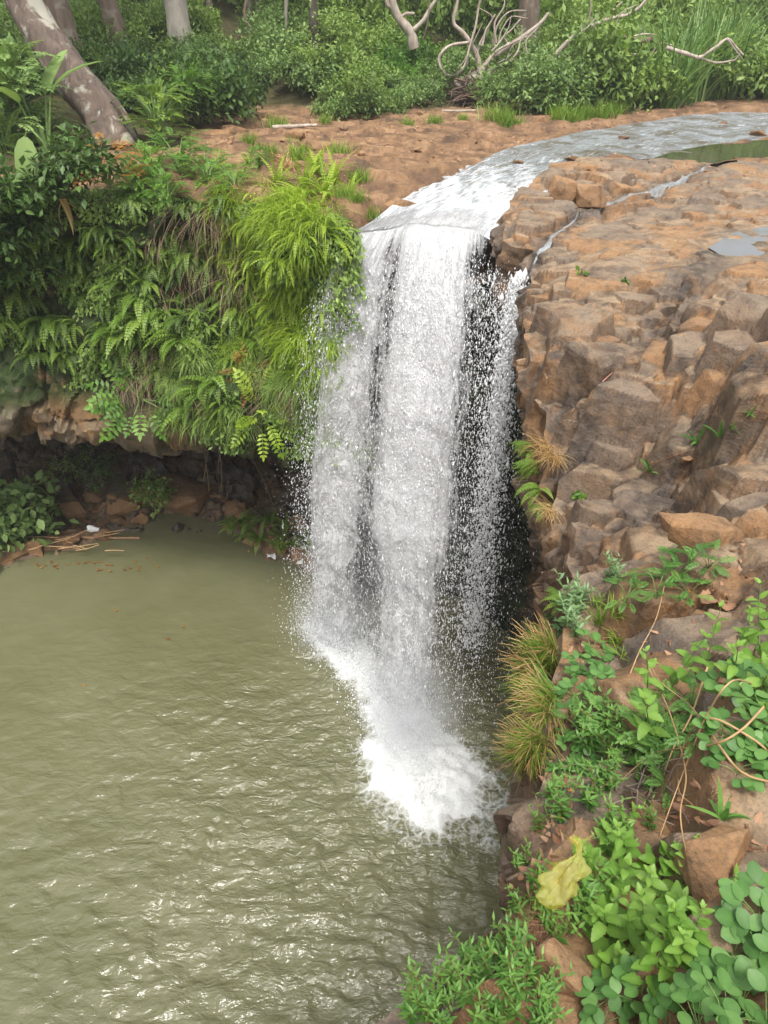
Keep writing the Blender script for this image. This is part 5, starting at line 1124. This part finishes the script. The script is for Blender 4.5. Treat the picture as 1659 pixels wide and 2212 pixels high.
def scrap(name, label, cat, p, s_, mat, seed):
    r = np.random.default_rng(seed); n = 9; u_, v_ = np.meshgrid(np.linspace(-1, 1, n), np.linspace(-1, 1, n), indexing='ij'); P_ = np.stack([u_ * s_, v_ * s_ * .7, 0 * u_], -1)
    P_[..., 2] = .45 * s_ * (1 + fbm(P_ / s_ * 1.3 + seed, 3, seed)); P_[..., :2] *= (1 + .25 * vnoise(P_ / s_ * 2 + seed, 3))[..., None]; o = MB().add(P_, grid_faces(n, n)).build(name, mat); o.location = tuple(p)
    m_ = o.modifiers.new('thick', 'SOLIDIFY'); m_.thickness = .004; return tag(o, label, cat)
scrap('plastic_scrap', 'white plastic scrap among the driftwood on the left shore', 'litter', zp(200, 1148, POOL + .3), .16, M['litter_white'], 5)
scrap('plastic_scrap', 'white plastic scrap at the water edge below the cave ferns', 'litter', zp(586, 1203, POOL + .18), .12, M['litter_white'], 6)
scrap('plastic_scrap', 'small white wrapper on the wet stones beside the spray', 'litter', zp(648, 1216, POOL + .18), .08, M['litter_white'], 7)
# leaves floating on the pool
mb = MB(); fl_ = [(rng.uniform(60, 330), rng.uniform(1205, 1235)) for _ in range(26)] + [(rng.uniform(10, 700), rng.uniform(1180, 1480)) for _ in range(7)]
for a, b in fl_:
    p = zp(a, b, POOL + .035); leaves(mb, [p], [np.r_[rng.normal(size=2), 0]], [[0, 0, 1]], .11, .06, 'simple', 0, .02)
tag(mb.build('floating_leaves', M['orangeleaf']), 'yellow and orange fallen leaves floating on the pool', 'leaves', None, 'stuff')
# ------------------------------------------------------------------ foreground plants on the near rock
def gp(px, py):
    h = hit(px, py, [rock])
    if h is None: h = hit(px, py + 40, [rock]) or hit(px + 60, py + 40, [rock])
    d = ray(px, py); dep = (np.array(h[0]) - [0, 0, CZ]) @ np.array([0, math.cos(R(PITCH)), -math.sin(R(PITCH))])
    return np.array(h[0]), dep / FPX, np.array(h[1])
def herb_mesh(nodes=6, H=3.4, prof='serrate', w_=.62, mat='herb', smat='stem', lean=.5, lmax=1.0, droop=.25, taper=True, wh=2):
    mb = MB(); ms = MB(); a = rng.uniform(0, 6.28); top = np.array([math.cos(a) * lean, math.sin(a) * lean, H]); ax = crv([(0, 0, -.3), top * [.25, .25, .4], top * [.6, .6, .75], top], 20)
    tube(ms, ax, np.linspace(.045, .02, 20), 5); z_ = rng.uniform(0, 6.28)
    for i in range(nodes):
        s = .22 + .78 * (i / (nodes - 1)); p = ax[int(s * 19)]; l = lmax * (math.sin(math.pi * (.25 + .62 * s)) if taper else rng.uniform(.7, 1.1)); z_ += 1.57 + rng.normal(0, .2)
        for q_ in range(wh):
            b = z_ + q_ * 6.283 / wh; el = rng.uniform(.0, .45) + .5 * s ** 3; d = np.array([math.cos(b) * math.cos(el), math.sin(b) * math.cos(el), math.sin(el)])
            leaves(mb, [p + d * .08], [d], [[-d[0] * .5, -d[1] * .5, 1]], l * rng.uniform(.85, 1.1), l * w_, prof, droop * rng.uniform(.4, 1.4), .10, [rng.uniform(.2, .6) + .35 * s])
    for q_ in range(3):
        b = z_ + q_ * 2.1; d = nrm(np.array([math.cos(b), math.sin(b), 1.3])); leaves(mb, [ax[-1]], [d], [[-d[0], -d[1], .6]], .33 * lmax, .16 * lmax, 'lance', .1, .12, [.95])
    return [('leaves', mb.mesh('leaves', M[mat])), ('stem', ms.mesh('stem', M[smat]))]
def round_mesh(n=9, mat='roundleaf', rad=1.6, H=1.2, prof='round', w_=.78, smat='stem'):
    """low plant: round leaves in threes on stalks"""
    mb = MB(); ms = MB()
    for i in range(n):
        a = rng.uniform(0, 6.28); r_2 = rad * math.sqrt(rng.random()); p = np.array([math.cos(a) * r_2, math.sin(a) * r_2, H * rng.uniform(.35, 1.0)])
        tube(ms, crv([(0, 0, -.2), p * [.4, .4, .7], p], 8), np.linspace(.035, .02, 8), 4, cap=False)
        for q_ in (-1.15, 0, 1.15):
            b = a + q_ + rng.normal(0, .15); el = rng.normal(.1, .2); d = np.array([math.cos(b) * math.cos(el), math.sin(b) * math.cos(el), math.sin(el)]); l = rng.uniform(.8, 1.1) * (1 if q_ == 0 else .88)
            leaves(mb, [p + d * .06], [d], [[rng.normal(0, .15), rng.normal(0, .15), 1]], l, l * w_, prof, .12, .05, [rng.uniform(.15, .9)])
    return [('leaves', mb.mesh('leaves', M[mat])), ('stem', ms.mesh('stem', M[smat]))]
def lance_mesh(n=5, mat='lance', smat='redstem', H=4.0, w_=.3, spread=1.4):
    mb = MB(); ms = MB()
    for i in range(n):
        a = rng.uniform(0, 6.28); top = np.array([math.cos(a) * spread * rng.uniform(.4, 1.4), math.sin(a) * spread * rng.uniform(.4, 1.4), H * rng.uniform(.5, 1.0)]); ax = crv([(0, 0, -.4), top * [.3, .3, .55], top], 16)
        tube(ms, ax, np.linspace(.05, .02, 16), 4); z_ = rng.uniform(0, 6.28)
        for k in range(3, 16, 2):
            z_ += 1.57
            for q_ in (0, math.pi):
                b = z_ + q_; el = .35 + .4 * k / 16; d = np.array([math.cos(b) * math.cos(el), math.sin(b) * math.cos(el), math.sin(el)]); l = rng.uniform(.75, 1.1) * (1.1 - .4 * k / 16)
                leaves(mb, [ax[k]], [d], [[-d[0] * .6, -d[1] * .6, 1]], l, l * w_, 'lance', .2, .1, [np.clip(.25 + .5 * k / 16 + rng.normal(0, .12), 0, 1)])
    return [('leaves', mb.mesh('leaves', M[mat])), ('stem', ms.mesh('stem', M[smat]))]
def mimosa_mesh(n=9, mat='lance'):
    mb = MB(); ms = MB()
    for i in range(n):
        a = rng.uniform(0, 6.28); r_2 = rng.uniform(.1, .9); p = np.array([math.cos(a) * r_2, math.sin(a) * r_2, rng.uniform(.3, 1.3)]); tube(ms, crv([(0, 0, -.2), p * [.5, .5, .8], p], 7), .022, 4, cap=False)
        compound(mb, p, [math.cos(a), math.sin(a), rng.uniform(.0, .6)], rng.uniform(.8, 1.15), 12, .34, rng.uniform(.2, .6), .26, rng.uniform(.15, .8))
    return [('leaves', mb.mesh('leaves', M[mat])), ('stem', ms.mesh('stem', M['stem']))]
def put(protos, pix, label, cat, group, name, jitter=.15, tilt=.2, sink=0.0):
    sp = []
    for px, py, sz in pix:
        p, u, n_ = gp(px, py); sp.append((p - [0, 0, sink * sz * u], (rng.normal(0, tilt), rng.normal(0, tilt), rng.uniform(0, 6.28)), sz * .9 * u * rng.uniform(1 - jitter, 1 + jitter)))
    return copies(protos, sp, label, cat, group, name)
def scatter(poly, n, sep, seed):
    r = np.random.default_rng(seed); P_ = np.array(poly, float); lo, hi = P_.min(0), P_.max(0); out = []
    for _ in range(4000):
        q_ = r.uniform(lo, hi); x, y = q_; c = False; j = len(P_) - 1
        for i in range(len(P_)):
            if (P_[i, 1] > y) != (P_[j, 1] > y) and x < (P_[j, 0] - P_[i, 0]) * (y - P_[i, 1]) / (P_[j, 1] - P_[i, 1]) + P_[i, 0]: c = not c
            j = i
        if c and all((x - a) ** 2 + (y - b) ** 2 > sep * sep for a, b in out): out.append((x, y))
        if len(out) >= n: break
    return out
HB = [herb_mesh() for _ in range(4)]; HS = [herb_mesh(6, 5.0, 'serrate', .55, 'herb', 'stem', .8) for _ in range(3)]
put(HB, [(a, b, 50) for a, b in scatter([(1270, 2040), (1300, 1930), (1350, 1850), (1440, 1880), (1530, 2010), (1500, 2090), (1400, 2150), (1310, 2150), (1240, 2100)], 21, 42, 1)], 'light green herb with toothed leaves in the dense clump below the yellow bag', 'herb', 'toothed herbs in the clump below the yellow bag', 'herb')
put(HS, [(1645, 1450, 52), (1590, 1470, 46), (1610, 1530, 46), (1655, 1540, 48), (1520, 1480, 40), (1560, 1510, 42), (1440, 1500, 40), (1395, 1520, 38), (1625, 1420, 44)], 'slender light green herb with toothed leaves standing on the rock at the right edge', 'herb', 'slender herbs at the right edge', 'herb')
put(HS, [(1400, 1610, 46), (1370, 1660, 40)], 'slender toothed herb beside the arching dry stems', 'herb', 'herbs beside the arching dry stems', 'herb')
RN = [round_mesh() for _ in range(4)]
put(RN, [(1640, 2000, 58), (1585, 2060, 54), (1655, 2100, 64), (1600, 2165, 58), (1560, 2215, 54), (1655, 2215, 60), (1400, 2180, 44), (1330, 2160, 42), (1300, 2220, 42), (1440, 2225, 46), (1510, 2225, 50)], 'low plant with large rounded leaves in the bottom right corner', 'leafy plant', 'round leaved plants in the bottom right corner', 'leafy_plant')
put(RN, [(1610, 1520, 42), (1640, 1560, 44), (1595, 1600, 42), (1560, 1590, 38), (1640, 1640, 42), (1590, 1670, 40), (1655, 1510, 42)], 'round leaved creeper on the rock under the slender herbs at the right edge', 'creeper', 'round leaved creepers at the right edge', 'creeper')
put(RN, [(1275, 1415, 24), (1255, 1450, 26), (1285, 1490, 26), (1240, 1505, 26), (1290, 1530, 26), (1265, 1660, 26), (1230, 1610, 24), (1215, 1690, 24)], 'small round leaved creeper on the ledge between the grass tufts and the dry stems', 'creeper', 'round leaved creepers on the ledge', 'creeper')
LN = [lance_mesh() for _ in range(4)]
put(LN, [(a, b, 34) for a, b in scatter([(860, 2240), (900, 2170), (1010, 2080), (1120, 2030), (1200, 2060), (1190, 2140), (1160, 2240)], 24, 38, 2)], 'narrow leaved green plant with reddish stems at the bottom edge over the water', 'leafy plant', 'narrow leaved plants at the bottom edge', 'leafy_plant')
put(LN, [(1195, 2050, 32), (1150, 2050, 32), (1100, 2040, 30)], 'narrow leaved plant under the yellow bag', 'leafy plant', 'narrow leaved plants under the yellow bag', 'leafy_plant')
put(LN, [(1180, 1720, 26), (1215, 1770, 28), (1270, 1740, 28), (1300, 1690, 28), (1165, 1650, 22)], 'narrow leaved sprig on the ledge above the yellow bag', 'leafy plant', 'narrow leaved sprigs above the yellow bag', 'leafy_plant')
put(LN, [(1290, 1580, 30), (1330, 1600, 32), (1270, 1620, 28), (1310, 1640, 30), (1250, 1570, 26)], 'narrow leaved plant on the ledge right of the grass tufts', 'leafy plant', 'narrow leaved plants right of the grass tufts', 'leafy_plant')
PL = [lance_mesh(4, 'pale', 'stem', 3.5, .32) for _ in range(3)]
put(PL, [(1190, 1335, 24), (1215, 1320, 26), (1240, 1330, 26), (1225, 1350, 26), (1250, 1305, 24), (1205, 1365, 24), (1240, 1370, 24)], 'pale sage green plant at the rock edge above the big grass tuft', 'leafy plant', 'pale plants above the big grass tuft', 'leafy_plant')
put(PL, [(1310, 1255, 26), (1330, 1265, 22)], 'pale sage green plant alone on the bare sloping rock', 'leafy plant', 'pale plants on the bare sloping rock', 'leafy_plant')
MI = [mimosa_mesh() for _ in range(3)]
put(MI, [(1400, 1590, 62), (1445, 1560, 60), (1490, 1540, 60), (1350, 1650, 56), (1420, 1650, 58), (1500, 1600, 60), (1320, 1590, 50), (1460, 1620, 58)], 'feathery pinnate leaved plant around the feet of the dry stems', 'leafy plant', 'feathery plants round the dry stems', 'leafy_plant')
put(MI, [(1450, 1260, 42), (1490, 1230, 44), (1420, 1290, 42), (1530, 1225, 42), (1370, 1270, 40), (1350, 1300, 36), (1490, 1300, 44), (1450, 1210, 36)], 'feathery pinnate leaved plant lying on the bare rock near the big dry leaf', 'leafy plant', 'feathery plants near the big dry leaf', 'leafy_plant')
def seed_tuft(n=150, half=1.5, lean=.0):
    mb = blades(MB(), n, 1.0, .016, .12, (.5, 1.5), (.3, 1.5), half, (.1, .9), 7); hd = MB()
    for i in range(n // 3):
        az = rng.uniform(-half, half); e0 = rng.uniform(.6, 1.45); l = rng.uniform(.8, 1.25); d_ = rng.uniform(.5, 1.3); s = np.linspace(0, 1, 9); el = e0 - d_ * s ** 1.5
        st = np.cos(el)[:, None] * [math.cos(az), math.sin(az), 0] + np.sin(el)[:, None] * [0, 0, 1.]; p = np.vstack([np.zeros(3), np.cumsum(st[:-1], 0)]) * l / 8 + np.r_[rng.normal(0, .1, 2), 0]
        tube(hd, p, np.r_[np.full(6, .004), .009, .008, .003], 4, rng.uniform(.1, .9), 0, False)
    return [('blades', mb.mesh('blades', M['grass'])), ('seed_heads', hd.mesh('seed_heads', M['straw']))]
ST = [seed_tuft() for _ in range(3)]
def edge_tuft(pix, label, group):
    sp = []
    for px, py, sz in pix:
        p, u, n_ = gp(px, py); sp.append((p + [-.04, -.02, -.03], (0, rng.normal(.25, .1), math.pi + rng.normal(.35, .35)), sz * .82 * u))
    copies(ST, sp, label, 'grass tuft', group, 'grass_tuft')
put(LN, [(a, b, 24) for a, b in scatter([(1210, 1600), (1330, 1560), (1450, 1680), (1440, 1790), (1300, 1850), (1250, 1760)], 9, 44, 5)], 'narrow leaved plant among dry twigs in front of the yellow bag', 'leafy plant', 'narrow leaved plants among the dry twigs', 'leafy_plant')
put(MI, [(a, b, 44) for a, b in scatter([(1250, 1580), (1400, 1560), (1470, 1700), (1380, 1760), (1280, 1720)], 5, 50, 6)], 'feathery small plant among dry twigs behind the yellow bag', 'leafy plant', 'feathery plants among the dry twigs', 'leafy_plant')
put(HB + LN, [(a, b, 34) for a, b in scatter([(1255, 1990), (1290, 1860), (1330, 1790), (1300, 1790), (1262, 1880)], 9, 26, 8)], 'small green herb touching the right side of the yellow bag', 'herb', 'small herbs beside the yellow bag', 'herb')
put(LN, [(a, b, 24) for a, b in ((1150, 1900), (1165, 1960), (1120, 1870), (1185, 2000), (1160, 1800), (1140, 1990), (1110, 1960))], 'narrow leaved sprig on the dark rock face left of the yellow bag', 'leafy plant', 'narrow leaved sprigs left of the yellow bag', 'leafy_plant')
edge_tuft([(1195, 1430, 120), (1190, 1470, 125), (1207, 1500, 120), (1200, 1530, 110), (1206, 1400, 100)], 'yellow green grass tuft with tan seed heads, upper patch on the rock edge', 'upper grass tufts at the rock edge')
edge_tuft([(1165, 1605, 100), (1150, 1630, 100), (1180, 1590, 100), (1140, 1640, 90)], 'yellow green grass tuft with tan seed heads, lower patch on the rock edge', 'lower grass tufts at the rock edge')
SG = [[('blades', blades(MB(), 34, 1.0, .05, .14, (.5, 1.5), (.3, 1.4)).mesh('blades', M['grass']))] for _ in range(2)]
put(SG, [(1300, 1350, 62), (1335, 1385, 60), (1325, 1325, 55), (1350, 1420, 55), (1290, 1310, 45)], 'sparse green grass sprouting between the rocks above the ledge', 'grass tuft', 'sparse grass above the ledge', 'grass_tuft')
BP = [[('blades', blades(MB(), 8, 1.0, .15, .02, (.3, 1.4), (.2, 1.2)).mesh('blades', M['lance']))] for _ in range(3)]
put(BP, [(1505, 955, 62), (1555, 945, 58), (1405, 1020, 56), (1620, 895, 46), (1580, 930, 40)], 'small broad bladed grass plant in the wet gully between the rocks', 'grass plant', 'broad bladed grass in the wet gully', 'grass_plant')
put(BP, [(1560, 1770, 100), (1640, 1620, 110)], 'broad bladed grass plant above the triangular rock at the right', 'grass plant', 'broad bladed grass above the triangular rock', 'grass_plant')
TH = [[('blades', blades(MB(), 170, 1.0, .012, .16, (-.1, .7), (.3, 1.2)).mesh('blades', M['dead']))]]
put(TH, [(1165, 2010, 95), (1195, 1995, 80)], 'reddish brown dead grass lying under the yellow bag', 'dead grass', 'dead grass under the yellow bag', 'dead_grass')
# right face of the gorge: ferns, dry grass, trailing creepers
FR = [[('fern', fern_mesh('fern', M['fern'], 10, 1.0, .28))] for _ in range(2)]
def face(pix, protos, label, cat, group, name, az=math.pi + .5):
    sp = []
    for px, py, sz in pix:
        p, u, n_ = gp(px, py); sp.append((p + [-.03, -.03, 0], (0, .2, az + rng.normal(0, .4)), sz * u))
    copies(protos, sp, label, cat, group, name)
face([(1158, 985, 60), (1165, 1020, 70), (1172, 1055, 66), (1150, 960, 50), (1180, 1090, 50), (1170, 1000, 60)], FR, 'green fern hanging from the brown rock face right of the fall', 'fern', 'ferns on the rock face right of the fall', 'fern')
face([(1228, 1300, 60), (1215, 1290, 50)], FR, 'green fern in the cleft above the pale plants', 'fern', 'ferns in the cleft', 'fern')
face([(1185, 965, 62), (1200, 985, 55), (1195, 1100, 50)], [[('blades', blades(MB(), 120, 1.0, .014, .14, (0, 1.2), (.9, 2.0), 1.5).mesh('blades', M['straw']))]], 'tawny dry grass tuft hanging on the rock face right of the fall', 'grass tuft', 'tawny grass on the rock face', 'grass_tuft')
def creeper_mesh(mat, n=70, L=3.0):
    mb = MB(); ms = MB()
    for k in range(4):
        c = crv([(rng.normal(0, .2), .15, .2), (rng.normal(0, .4), .12, -L * .35), (rng.normal(0, .5), .15, -L * rng.uniform(.6, 1.0))], 20); tube(ms, c, .03, 4)
        i = rng.integers(0, 20, n // 4); d = rdir(n // 4); d[:, 1] = np.abs(d[:, 1]); leaves(mb, c[i], d, nrm(rng.normal(0, .4, (n // 4, 3)) + [0, .7, .7]), rng.uniform(.3, .6, n // 4), rng.uniform(.2, .4, n // 4), 'simple', .15, .08)
    return [('leaves', mb.mesh('leaves', M[mat])), ('stem', ms.mesh('stem', M['stem']))]
for px, py, sz, lb in ((1262, 590, 30, 'leafy green creeper trailing down the stepped rock near the top of the fall'), (1350, 605, 16, 'small green creeper in a rock recess right of the leafy creeper'), (1252, 1065, 34, 'bright green creeper hanging on the rock face below the block ledge')):
    p, u, n_ = gp(px, py); copies([creeper_mesh('herb' if sz > 31 else 'lance')], [(p + [-.02, -.03, .03], (R(-25), 0, math.pi * .92), sz * u)], lb, 'creeper', None, 'creeper')
# dry arching stems and twigs
def over(pix, lift):
    return [gp(a, b)[0] + np.array([0, -.02, l_]) for (a, b), l_ in zip(pix, lift)]
def arch(label, pix, lift, r0, name='dead_stalk', mat='drystem', grp=None):
    w_ = np.array(over(pix, lift)); c = crv(w_, 60); b_ = c[0].copy(); mb = MB(); tube(mb, c - b_, np.linspace(r0, r0 * .45, 60), 6); o = mb.build(name, M[mat]); o.location = tuple(b_); return tag(o, label, 'stalk', grp)
arch('long dry stem running down past the toothed herbs to the bottom', [(1395, 1450), (1420, 1580), (1440, 1740), (1430, 1830), (1460, 1900), (1488, 1970)], [.05, .22, .3, .25, .15, .05], .005)
arch('dry arching stem from the right edge looping over the feathery plants', [(1665, 1500), (1600, 1530), (1530, 1570), (1480, 1640), (1440, 1740), (1420, 1800)], [.1, .2, .3, .3, .2, .02], .005)
arch('dry curling stem looping low to the right edge, inner of two loops', [(1665, 1650), (1590, 1620), (1500, 1610), (1455, 1650), (1450, 1720), (1490, 1740)], [.06, .12, .2, .2, .1, .03], .005)
arch('dry stem curving from the rock ledge to the right edge, outer of two loops', [(1665, 1700), (1580, 1700), (1520, 1670), (1460, 1590), (1410, 1520), (1400, 1445)], [.05, .12, .2, .28, .2, .05], .005)
arch('thin dry stem rising between the feathery plants', [(1500, 1500), (1470, 1590), (1440, 1640), (1420, 1700)], [.25, .2, .12, .02], .006)
arch('thin tan stem crossing the toothed herbs at the right', [(1620, 1570), (1560, 1640), (1500, 1660), (1400, 1650), (1340, 1680)], [.15, .2, .18, .12, .02], .005)
arch('dry seed stalk standing on the bare rock left of the slender herbs', [(1340, 1500), (1370, 1430), (1400, 1380), (1412, 1330)], [.0, .1, .2, .3], .005)
for i in range(30):
    a, b = rng.uniform(1320, 1440), rng.uniform(1640, 1770); an = rng.normal(.5, .7); l = rng.uniform(30, 70)
    w_ = np.array(over([(a, b), (a + math.cos(an) * l * .5, b - math.sin(an) * l * .5), (a + math.cos(an) * l, b - math.sin(an) * l)], [rng.uniform(.01, .05), rng.uniform(.04, .1), rng.uniform(.02, .08)])); c = crv(w_ + rng.normal(0, .01, w_.shape), 10); b_ = c[0].copy()
    mb = MB(); tube(mb, c - b_, np.linspace(.004, .002, 10), 4); o = mb.build('twig', M['twig']); o.location = tuple(b_); tag(o, 'fine grey twig in the tangle right of the yellow bag', 'twig', 'twigs in the tangle right of the yellow bag')
for lb, pix, lf in (('red runner stem crossing the wet gully', [(1395, 1020), (1420, 1000), (1460, 985), (1500, 965)], [.01, .03, .03, .01]), ('red runner stem along the rock toward the feathery plants', [(1400, 1255), (1440, 1270), (1490, 1275), (1540, 1250)], [.02, .03, .03, .02]), ('pink drinking straw lying on the rock by the small trickle', [(1300, 826), (1312, 815), (1322, 806), (1332, 797)], [.02, .02, .02, .02])):
    arch(lb, pix, lf, .006 if 'straw' in lb else .005, 'straw' if 'straw' in lb else 'runner', 'pink' if 'straw' in lb else 'redstem')
arch('pale dry reed lying on the rock above the gully grass', [(1498, 898), (1520, 897), (1545, 896)], [.02, .02, .02], .007)
# dry leaves: a few big ones, then the litter
def curled(px, py, sz, az, label):
    p, u, n_ = gp(px, py); mb = MB(); leaves(mb, [[-.5, 0, 0]], [[1, 0, .15]], [[0, 0, 1]], 1.0, .62, 'serrate', .45, .22, [.6]); o = mb.build('dry_leaf', M['dead']); place(o, p + n_ * .02, (rng.normal(0, .25), rng.normal(0, .25), az), sz * u); tag(o, label, 'leaf')
for px, py, sz, az, lb in ((1545, 1292, 75, .2, 'big curled tan dry leaf on the rock among feathery plants'), (1572, 1300, 55, 1.2, 'brown dry leaf touching the big curled tan leaf'), (1188, 1612, 46, 2.6, 'pinkish brown dry leaf on the ledge by the lower grass tufts'), (1172, 1598, 34, .8, 'small dry leaf beside the pinkish leaf on the ledge'),
   (1640, 1815, 60, .5, 'reddish dry leaf in the heap at the right edge'), (1622, 1790, 50, 2.0, 'curled brown dry leaf on the heap at the right edge'), (1655, 1790, 50, 4.0, 'dark red dry leaf at the very right of the heap'), (1385, 1752, 44, 1.7, 'upright tan dry leaf under the twig tangle'), (1255, 1415, 34, 3.0, 'pale dry leaf in the litter pocket above the small round leaves'), (1450, 1385, 30, 1.0, 'grey dry leaf on the bare rock by the slender herbs')):
    curled(px, py, sz, az, lb)
mb = MB(); sp_ = [(1625, 1800, 45, 60), (1550, 1290, 60, 45), (1260, 1400, 40, 45), (1190, 1610, 40, 40), (1470, 1250, 50, 30), (1300, 1300, 40, 25), (1600, 1240, 30, 25), (1380, 1740, 60, 50), (1450, 1400, 80, 40), (1220, 1660, 50, 40), (1230, 1930, 60, 40), (1500, 1480, 90, 40), (1590, 1180, 30, 20), (1210, 1800, 50, 70), (1170, 1880, 40, 50), (1250, 1700, 60, 50), (1500, 1760, 60, 40), (1330, 2030, 90, 30)]
for a, b, s_, n in sp_:
    for i in range(n):
        h = hit(a + rng.normal(0, s_ * .6), b + rng.normal(0, s_ * .45), [rock])
        if h: d = rdir(1)[0]; d[2] *= .3; leaves(mb, [h[0] + h[1] * .012], [d], [h[1] + rng.normal(0, .3, 3)], rng.uniform(.03, .085), rng.uniform(.012, .04), 'simple', .2, .15)
tag(mb.build('leaf_litter', M['dead']), 'scattered dry leaf litter in the hollows of the near rock', 'leaf litter', None, 'stuff')
mb = MB()
for a, b, n in ((1440, 1320, 4), (1410, 1010, 2), (1300, 1590, 4), (1230, 1690, 3), (1500, 1280, 6), (1460, 1000, 3), (1270, 1440, 6), (1190, 1590, 4), (1430, 1110, 3), (1560, 760, 3), (1460, 730, 3), (1300, 900, 2), (1540, 1180, 3), (1630, 1700, 4), (1250, 2000, 4), (1400, 1770, 4), (1180, 1900, 2)):
    for i in range(n):
        h = hit(a + rng.normal(0, 14), b + rng.normal(0, 10), [rock])
        if h: leaves(mb, np.repeat([h[0] + h[1] * .015], 3, 0), nrm(rdir(3) + [0, 0, .6]), rdir(3), .03, .018, 'simple', .2, .1)
tag(mb.build('fallen_petals', M['orange_petal']), 'fallen orange yellow petals scattered on the rock', 'petals', None, 'stuff')
# stones standing proud of the near rock
for i, (px, py, sx, sz, lb) in enumerate(((1575, 1890, 125, 90, 'large triangular brown rock at the right edge below the dry leaf heap'), (1215, 2110, 85, 100, 'upright brown boulder among the narrow leaved plants at the bottom'), (1530, 1165, 95, 45, 'flat topped tan block on the bare rock above the big dry leaf'), (1450, 1140, 50, 40, 'small reddish stone left of the flat topped block'), (1480, 1000, 36, 22, 'wet dark stone in the gully'))):
    p, u, n_ = gp(px, py); o = obj('rock', boulder_mesh(950 + i, 1.0, .75, sz / sx)); o.data.materials[0] = M['rock']; place(o, p + [0, .1 * sx * u, -.1 * sz * u], (rng.normal(0, .1), rng.normal(0, .1), rng.uniform(-.4, .4)), sx * u); tag(o, lb, 'rock')
# yellow plastic bag with knotted handles
def bag():
    b = NB('yellow_plastic_film'); tr = b.n('BsdfTransparent'); tr.inputs[0].default_value = (.95, .93, .5, 1); tc = b.n('TexCoord')
    n1 = b.noise(tc.outputs['Object'], 14, 4, .6, 1.0); bp = b.bump(n1, .9, .02); p_ = b.princ((.80, .80, .36), .15, bp, Specular_IOR_Level=.6)
    tl = b.n('BsdfTranslucent'); tl.inputs[0].default_value = (.85, .78, .12, 1); m1 = b.n('MixShader'); m1.inputs[0].default_value = .45; b.l(p_, m1.inputs[1]); b.l(tl.outputs[0], m1.inputs[2])
    m2 = b.n('MixShader'); m2.inputs[0].default_value = .34; b.l(tr.outputs[0], m2.inputs[1]); b.l(m1.outputs[0], m2.inputs[2]); m = b.done(m2.outputs[0])
    g_, u, n_ = gp(1222, 1900); fw = np.array([0, math.cos(R(PITCH)), -math.sin(R(PITCH))]); up = np.array([0, math.sin(R(PITCH)), math.cos(R(PITCH))]); rt = np.array([1., 0, 0])
    dep = u * FPX - .24
    W3 = lambda px, py, q_=0: np.array([0, 0, CZ]) + ray(px, py) * (dep + q_)
    t = thing('plastic_bag', 'crumpled yellow translucent plastic bag with knotted handles lying on the ledge', 'plastic bag', tuple(W3(1220, 1900))); o0 = W3(1220, 1900); u = dep / FPX
    n = 40; ph = np.linspace(0, 2 * math.pi, n, endpoint=False); sec = []
    AXp = [(1195, 1968, 0), (1200, 1945, 30), (1208, 1915, 44), (1220, 1885, 44), (1236, 1862, 30), (1246, 1848, 11), (1249, 1832, 9), (1246, 1818, 13), (1240, 1808, 9)]
    rows = crv(np.array([(a, b_, r_) for a, b_, r_ in AXp]), 44)
    for a, b_, r_ in rows:
        c = W3(a, b_) - o0; rr_ = max(r_, 1.0) * u * (.72 if r_ > 20 else .9); P_ = c + rr_ * (np.cos(ph)[:, None] * rt * 1.0 + np.sin(ph)[:, None] * fw * .75); sec.append(P_)
    P_ = np.array(sec); N_ = nrm(P_ - P_.mean(1, keepdims=True)); kf = (rows[:, 2] * u)[:, None]
    fold = (np.sin(ph * 4 + np.linspace(0, 3, 44)[:, None]) * .3 + np.abs(np.sin(ph * 5.5 - np.linspace(0, 5, 44)[:, None])) * .35 - .2); cr = fbm(P_ * 18, 3, 970) * .7 + (1 - 2 * np.abs(fbm(P_ * np.array([24, 14, 14]), 3, 975))) * .5 + fold; P_ = P_ + N_ * (cr * kf * .6)[..., None]
    i_ = np.arange(44 * n).reshape(44, n); F = np.stack([i_[:-1], np.roll(i_, -1, 1)[:-1], np.roll(i_, -1, 1)[1:], i_[1:]], -1).reshape(-1, 4); MB().add(P_, F).build('pouch', m, t)
    for pix in ([(1244, 1822), (1222, 1806), (1202, 1786), (1188, 1764)], [(1246, 1818), (1242, 1794), (1224, 1772), (1204, 1764), (1188, 1762)], [(1244, 1820), (1268, 1812), (1284, 1800)]):
        c = crv(np.array([W3(a, b_, -.02) - o0 for a, b_ in pix]), 26); wv = 5.5 * u * (1 + .5 * np.sin(np.arange(26) * .9)); sd_ = nrm(np.cross(np.gradient(c, axis=0), fw) + .5 * fw)
        V = np.stack([c - sd_ * wv[:, None], c + fw * .008, c + sd_ * wv[:, None]], 1).reshape(-1, 3); k_ = np.arange(25)[:, None] * 3; mb = MB(); mb.add(V, np.vstack([k_ + [0, 1, 4, 3], k_ + [1, 2, 5, 4]])); mb.build('handle', m, t)
bag()
